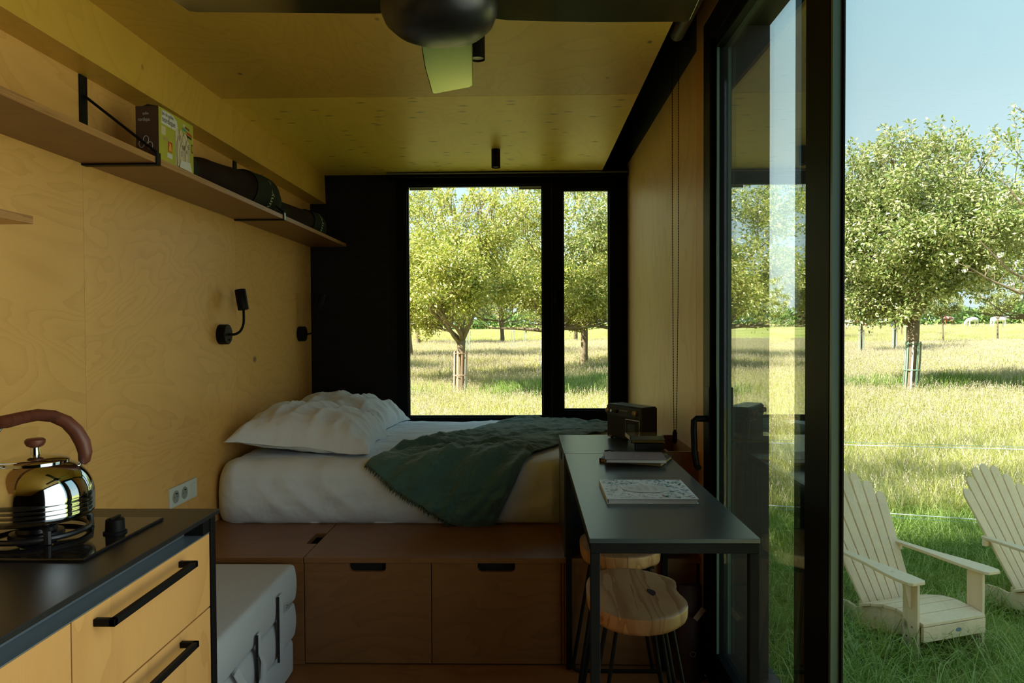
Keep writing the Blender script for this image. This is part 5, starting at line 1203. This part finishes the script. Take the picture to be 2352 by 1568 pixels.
def guard(x, y, h, r_, mat, mat2, n, lab, lean=0.0, dz=0.0, rings=3, taper=1.0):
    g = thing('tree_guard', (x, y, zg_far(x, y) + dz), lab, 'tree guard', 'slatted guards around tree trunks')
    for k in range(n):
        a = 2 * PI * k / n; c, s = math.cos(a), math.sin(a)
        b = B(); p0 = Vector((r_ * c, r_ * s, 0)); p1 = Vector((r_ * taper * c + lean * h, r_ * taper * s, h))
        w_ = Vector((-s, c, 0)) * 0.021; d = Vector((c, s, 0)) * 0.007
        b.add([p0 - w_ - d, p0 + w_ - d, p0 + w_ + d, p0 - w_ + d, p1 - w_ - d, p1 + w_ - d, p1 + w_ + d, p1 - w_ + d], [(0, 1, 2, 3), (7, 6, 5, 4), (0, 4, 5, 1), (1, 5, 6, 2), (2, 6, 7, 3), (3, 7, 4, 0)])
        b.build('slat', mat if k % 3 else mat2, g, local=True)
    for q in range(rings):
        z = h * (0.12 + 0.84 * q / max(1, rings - 1)); f_ = z / h; rr_ = r_ * (1 + (taper - 1) * f_) + 0.01
        b = B(); b.tube([(rr_ * math.cos(a) + lean * z, rr_ * math.sin(a), z) for a in [2 * PI * k / 20 for k in range(20)]], 0.013, 5, closed=True); b.build('band', mat, g, local=True)
    return g
guard(10.1, 19.2, 1.62, 0.185, 'guard_g', 'guard_w', 9, 'green slatted guard round the large apple tree', lean=0.055, rings=3)
guard(-1.87, 19.6, 1.42, 0.185, 'guard_p', 'guard_w', 10, 'pinkish wooden guard round the centre window tree', lean=0.02, rings=3)
guard(0.62, 26.3, 1.75, 0.27, 'guard_w', 'guard_w', 11, 'white slatted cage beside the window mullion', lean=0.09, rings=4)
for k, (x, y) in enumerate(((17.0, 37), (20.2, 40), (24.5, 47), (20.0, 60), (-3.4, 41), (-0.9, 44), (-0.2, 52))):
    guard(x, y, 1.5, 0.12, 'guard_w', 'guard_g', 5, GU_LAB[k], rings=2)

# cows: one continuous body each, grown with a skin modifier
def cow_mesh(graze):
    V = []; E_ = []; R_ = []
    def add(p, r, par=None):
        V.append(p); R_.append(r); 
        if par is not None: E_.append((par, len(V) - 1))
        return len(V) - 1
    hip = add((-0.72, 0, 1.12), (0.29, 0.30)); mid = add((-0.25, 0, 1.06), (0.36, 0.37), hip); bel = add((0.2, 0, 1.05), (0.35, 0.36), mid); shd = add((0.62, 0, 1.12), (0.29, 0.31), bel)
    if graze: nk = add((0.98, 0, 0.92), (0.17, 0.19), shd); hd = add((1.28, 0, 0.55), (0.13, 0.13), nk); mz = add((1.40, 0, 0.25), (0.085, 0.085), hd)
    else: nk = add((0.98, 0, 1.27), (0.17, 0.19), shd); hd = add((1.28, 0, 1.36), (0.135, 0.14), nk); mz = add((1.58, 0, 1.20), (0.085, 0.085), hd)
    for s in (-1, 1):
        e0 = add((V[hd][0] - 0.06, s * 0.20, V[hd][2] + 0.10), (0.035, 0.05), hd)
        a = add((0.66, s * 0.17, 0.86), (0.13, 0.11), shd); k_ = add((0.66, s * 0.18, 0.46), (0.065, 0.06), a); f_ = add((0.67, s * 0.18, 0.05), (0.055, 0.05), k_)
        a = add((-0.78, s * 0.18, 0.86), (0.16, 0.13), hip); kn = add((-0.70, s * 0.19, 0.68), (0.10, 0.09), a); hk = add((-0.90, s * 0.19, 0.44), (0.06, 0.05), kn); f_ = add((-0.86, s * 0.19, 0.05), (0.055, 0.05), hk)
    tl = add((-1.02, 0, 1.18), (0.04, 0.04), hip); tl2 = add((-1.08, 0, 0.8), (0.025, 0.025), tl); add((-1.06, 0, 0.5), (0.05, 0.05), tl2)
    me = D.meshes.new('cow'); me.from_pydata(V, E_, [])
    o = D.objects.new('cow', me); COL.objects.link(o)
    sk = o.modifiers.new('skin', 'SKIN'); ss = o.modifiers.new('sub', 'SUBSURF'); ss.levels = 1; ss.render_levels = 1
    if not me.skin_vertices: 
        bm = bmesh.new(); bm.from_mesh(me); bm.verts.layers.skin.verify(); bm.to_mesh(me); bm.free()
    for sv, r in zip(me.skin_vertices[0].data, R_): sv.radius = r
    me.skin_vertices[0].data[0].use_root = True
    dg = bpy.context.evaluated_depsgraph_get(); ev = D.meshes.new_from_object(o.evaluated_get(dg))
    ev.polygons.foreach_set('use_smooth', [True] * len(ev.polygons))
    D.objects.remove(o); D.meshes.remove(me); return ev
cg, cs = cow_mesh(True), cow_mesh(False)
def cow(me, x, y, rz, mat, lab, s=1.0, dz=0.0):
    m2 = me.copy(); m2.materials.clear(); m2.materials.append(M[mat])
    o = D.objects.new('cow', m2); COL.objects.link(o); o.location = (x, y, zg_far(x, y) + 0.12); o.rotation_euler = (0, 0, rz); o.scale = (s * 1.1,) * 3
    tag(o, lab, 'cow', 'cows grazing in the far meadow')
def cow_at(px, Y, **k): pass
cow(cs, 63.3, 98, math.radians(4), 'cow_w', 'white cow standing at the far right of the meadow')
cow(cg, 61.6, 101, math.radians(200), 'cow_w', 'white cow grazing left of the standing white cow', 0.95)
cow(cs, 61.2, 106, math.radians(200), 'cow_patch', 'reddish brown and white cow right of the large tree trunk')
cow(cg, 49.6, 96, math.radians(170), 'cow_dark', 'blue grey cow just left of the large tree trunk')
cow(cg, 43.2, 96, math.radians(-8), 'cow_patch', 'white and brown cow grazing near the black door post')
# ------------------------------------------------------------------ grasses (scattered with geometry nodes)
def tuft(nm, n, h0, h1, spread, wid, mat, bend, seed, heads=0.0, hmat=None):
    rnd = random.Random(seed); b = B(); hb2 = B()
    for k in range(n):
        a = rnd.uniform(0, 2 * PI); r_ = spread * math.sqrt(rnd.random()); p = Vector((r_ * math.cos(a), r_ * math.sin(a), 0))
        h = rnd.uniform(h0, h1); da = rnd.uniform(0, 2 * PI); bd_ = bend * rnd.uniform(0.3, 1.2) * h; d = Vector((math.cos(da), math.sin(da), 0))
        s_ = Vector((-d.y, d.x, 0)).lerp(d, rnd.random() * 0.6).normalized() * wid * rnd.uniform(0.7, 1.3)
        pts = [p, p + Vector((0, 0, h * 0.45)) + d * bd_ * 0.18, p + Vector((0, 0, h * 0.82)) + d * bd_ * 0.55, p + Vector((0, 0, h * (1.0 - 0.12 * bend))) + d * bd_]
        b.add([pts[0] - s_, pts[0] + s_, pts[1] - s_ * 0.8, pts[1] + s_ * 0.8, pts[2] - s_ * 0.5, pts[2] + s_ * 0.5, pts[3]], [(0, 1, 3, 2), (2, 3, 5, 4), (4, 5, 6)])
        if rnd.random() < heads:
            top = pts[3]; L_ = rnd.uniform(0.06, 0.12)
            for q in range(5):
                c = top + Vector((rnd.gauss(0, 0.008), rnd.gauss(0, 0.008), L_ * q / 5)); w2 = 0.006 * rnd.uniform(0.6, 1.3)
                e_ = Vector((rnd.uniform(-1, 1), rnd.uniform(-1, 1), 0)).normalized() * w2
                hb2.add([c - e_, c + e_, c + Vector((0, 0, 0.024)) + e_ * 0.3], [(0, 1, 2)])
    me = D.meshes.new(nm); nv = len(b.v); me.from_pydata([tuple(v) for v in b.v + hb2.v], [], b.f + [tuple(i + nv for i in f) for f in hb2.f])
    me.materials.append(M[mat])
    if hmat:
        me.materials.append(M[hmat]); me.polygons.foreach_set('material_index', [0] * len(b.f) + [1] * len(hb2.f))
    return D.objects.new(nm, me)
def scatter(name, pts, tufts, label):
    """points carry rotation and scale; geometry nodes put one of the tufts on each"""
    me = D.meshes.new(name); me.from_pydata([p[0] for p in pts], [], [])
    ar = me.attributes.new('rot', 'FLOAT_VECTOR', 'POINT'); ar.data.foreach_set('vector', [c for p in pts for c in (0.0, 0.0, p[1])])
    as_ = me.attributes.new('scl', 'FLOAT', 'POINT'); as_.data.foreach_set('value', [p[2] for p in pts])
    o = D.objects.new(name, me); COL.objects.link(o); tag(o, label, 'grass', kind='stuff')
    cl = D.collections.new(name + '_tufts')
    for t in tufts: cl.objects.link(t)
    g = D.node_groups.new(name, 'GeometryNodeTree'); g.interface.new_socket('Geometry', in_out='INPUT', socket_type='NodeSocketGeometry'); g.interface.new_socket('Geometry', in_out='OUTPUT', socket_type='NodeSocketGeometry')
    gi, go = g.nodes.new('NodeGroupInput'), g.nodes.new('NodeGroupOutput')
    mp = g.nodes.new('GeometryNodeMeshToPoints'); ip = g.nodes.new('GeometryNodeInstanceOnPoints'); ci = g.nodes.new('GeometryNodeCollectionInfo')
    ci.inputs['Collection'].default_value = cl; ci.inputs['Separate Children'].default_value = True; ci.inputs['Reset Children'].default_value = True
    ip.inputs['Pick Instance'].default_value = True
    na = g.nodes.new('GeometryNodeInputNamedAttribute'); na.data_type = 'FLOAT_VECTOR'; na.inputs[0].default_value = 'rot'
    nb_ = g.nodes.new('GeometryNodeInputNamedAttribute'); nb_.data_type = 'FLOAT'; nb_.inputs[0].default_value = 'scl'
    er = g.nodes.new('FunctionNodeEulerToRotation')
    L = g.links.new
    L(gi.outputs[0], mp.inputs[0]); L(mp.outputs[0], ip.inputs['Points']); L(ci.outputs[0], ip.inputs['Instance']); L(na.outputs[0], er.inputs[0]); L(er.outputs[0], ip.inputs['Rotation']); L(nb_.outputs[0], ip.inputs['Scale']); L(ip.outputs[0], go.inputs[0])
    md = o.modifiers.new('scatter', 'NODES'); md.node_group = g
    return o
rnd = random.Random(33)
def pts_in(y0, y1, lo, hi, dens, s0, s1, grow=0.0, mask=None):
    out = []; y = y0
    A = 0.5 * (hi - lo) * (y1 * y1 - y0 * y0)
    for _ in range(int(A * dens)):
        yy = math.sqrt(rnd.uniform(y0 * y0, y1 * y1)); xx = yy * rnd.uniform(lo, hi)
        if mask and not mask(xx, yy): continue
        out.append(((xx, yy, zg(xx, yy) - 0.02), rnd.uniform(0, 2 * PI), rnd.uniform(s0, s1) * (1 + grow * (yy - y0) / (y1 - y0))))
    return out
near_mead = [tuft('near_meadow_tuft_%d' % k, 52, 0.22, 0.50, 0.20, 0.0036, 'grass_m', 0.7, 160 + k, 0.07, 'seed') for k in range(3)]
lush = [tuft('lush_tuft_%d' % k, 56, 0.12, 0.30, 0.14, 0.0030, 'grass_s', 1.15, 40 + k) for k in range(4)]
mead = [tuft('meadow_tuft_%d' % k, 46, 0.25, 0.55, 0.22, 0.0042, 'grass_m', 0.55, 60 + k, 0.30, 'seed') for k in range(4)]
green = [tuft('green_tuft_%d' % k, 40, 0.25, 0.55, 0.22, 0.006, 'grass_s', 0.5, 80 + k) for k in range(2)]
farm = [tuft('far_tuft_%d' % k, 70, 0.22, 0.50, 0.75, 0.014, 'grass_m', 0.35, 90 + k, 0.8, 'seed') for k in range(3)]
for t in farm:
    pass
near_m = lambda x, y: True
lawn = pts_in(2.6, 8.2, 0.28, 0.74, 52, 0.85, 1.25)
scatter('lawn_grass', lawn, lush, 'lush green long grass around the garden chairs')
scatter('near_meadow_grass', pts_in(7.3, 13.5, 0.26, 0.74, 34, 0.8, 1.2), near_mead, 'sunlit yellow green meadow grass just beyond the fence')
me1 = pts_in(13, 20, 0.26, 0.74, 26, 0.75, 1.15) + pts_in(13.5, 24, -0.20, 0.15, 24, 0.75, 1.1) + [((p[0][0] + 1.0, p[0][1], p[0][2]), p[1], p[2]) for p in pts_in(9, 24, -0.48, -0.20, 16, 0.8, 1.2)]
scatter('meadow_grass', me1, mead, 'tall pale meadow grass with seed heads beyond the lawn')
me2 = pts_in(20, 48, 0.24, 0.76, 5.5, 0.8, 1.2) + pts_in(24, 56, -0.50, 0.16, 5.5, 0.8, 1.2) + [p for p in pts_in(48, 115, 0.24, 0.78, 1.3, 0.6, 0.9)] + pts_in(56, 110, -0.2, 0.16, 0.9, 0.6, 0.9)
scatter('far_meadow_grass', me2, farm, 'straw coloured meadow stretching to the horizon')
gr_ = []  # greener tufts laid where tree shadows darken the meadow
for cx, cy, rx_, ry_, n in ((11.6, 20.0, 1.3, 0.9, 260), (14.5, 19.5, 1.6, 0.9, 160), (0.2, 19.4, 1.5, 0.9, 240), (-3.6, 18.4, 0.6, 0.6, 70), (9.6, 20.4, 0.9, 0.7, 70), (2.6, 21.5, 1.3, 1.4, 200), (3.6, 27.0, 1.6, 2.0, 160)):
    for _ in range(n):
        x = rnd.gauss(cx, rx_ * 0.5); y = rnd.gauss(cy, ry_ * 0.5); gr_.append(((x, y, zg(x, y) - 0.02), rnd.uniform(0, 6.28), rnd.uniform(0.9, 1.5)))
scatter('tree_shade_clumps', gr_, green, 'dark green grass clumps standing in for the shade beside the trees')
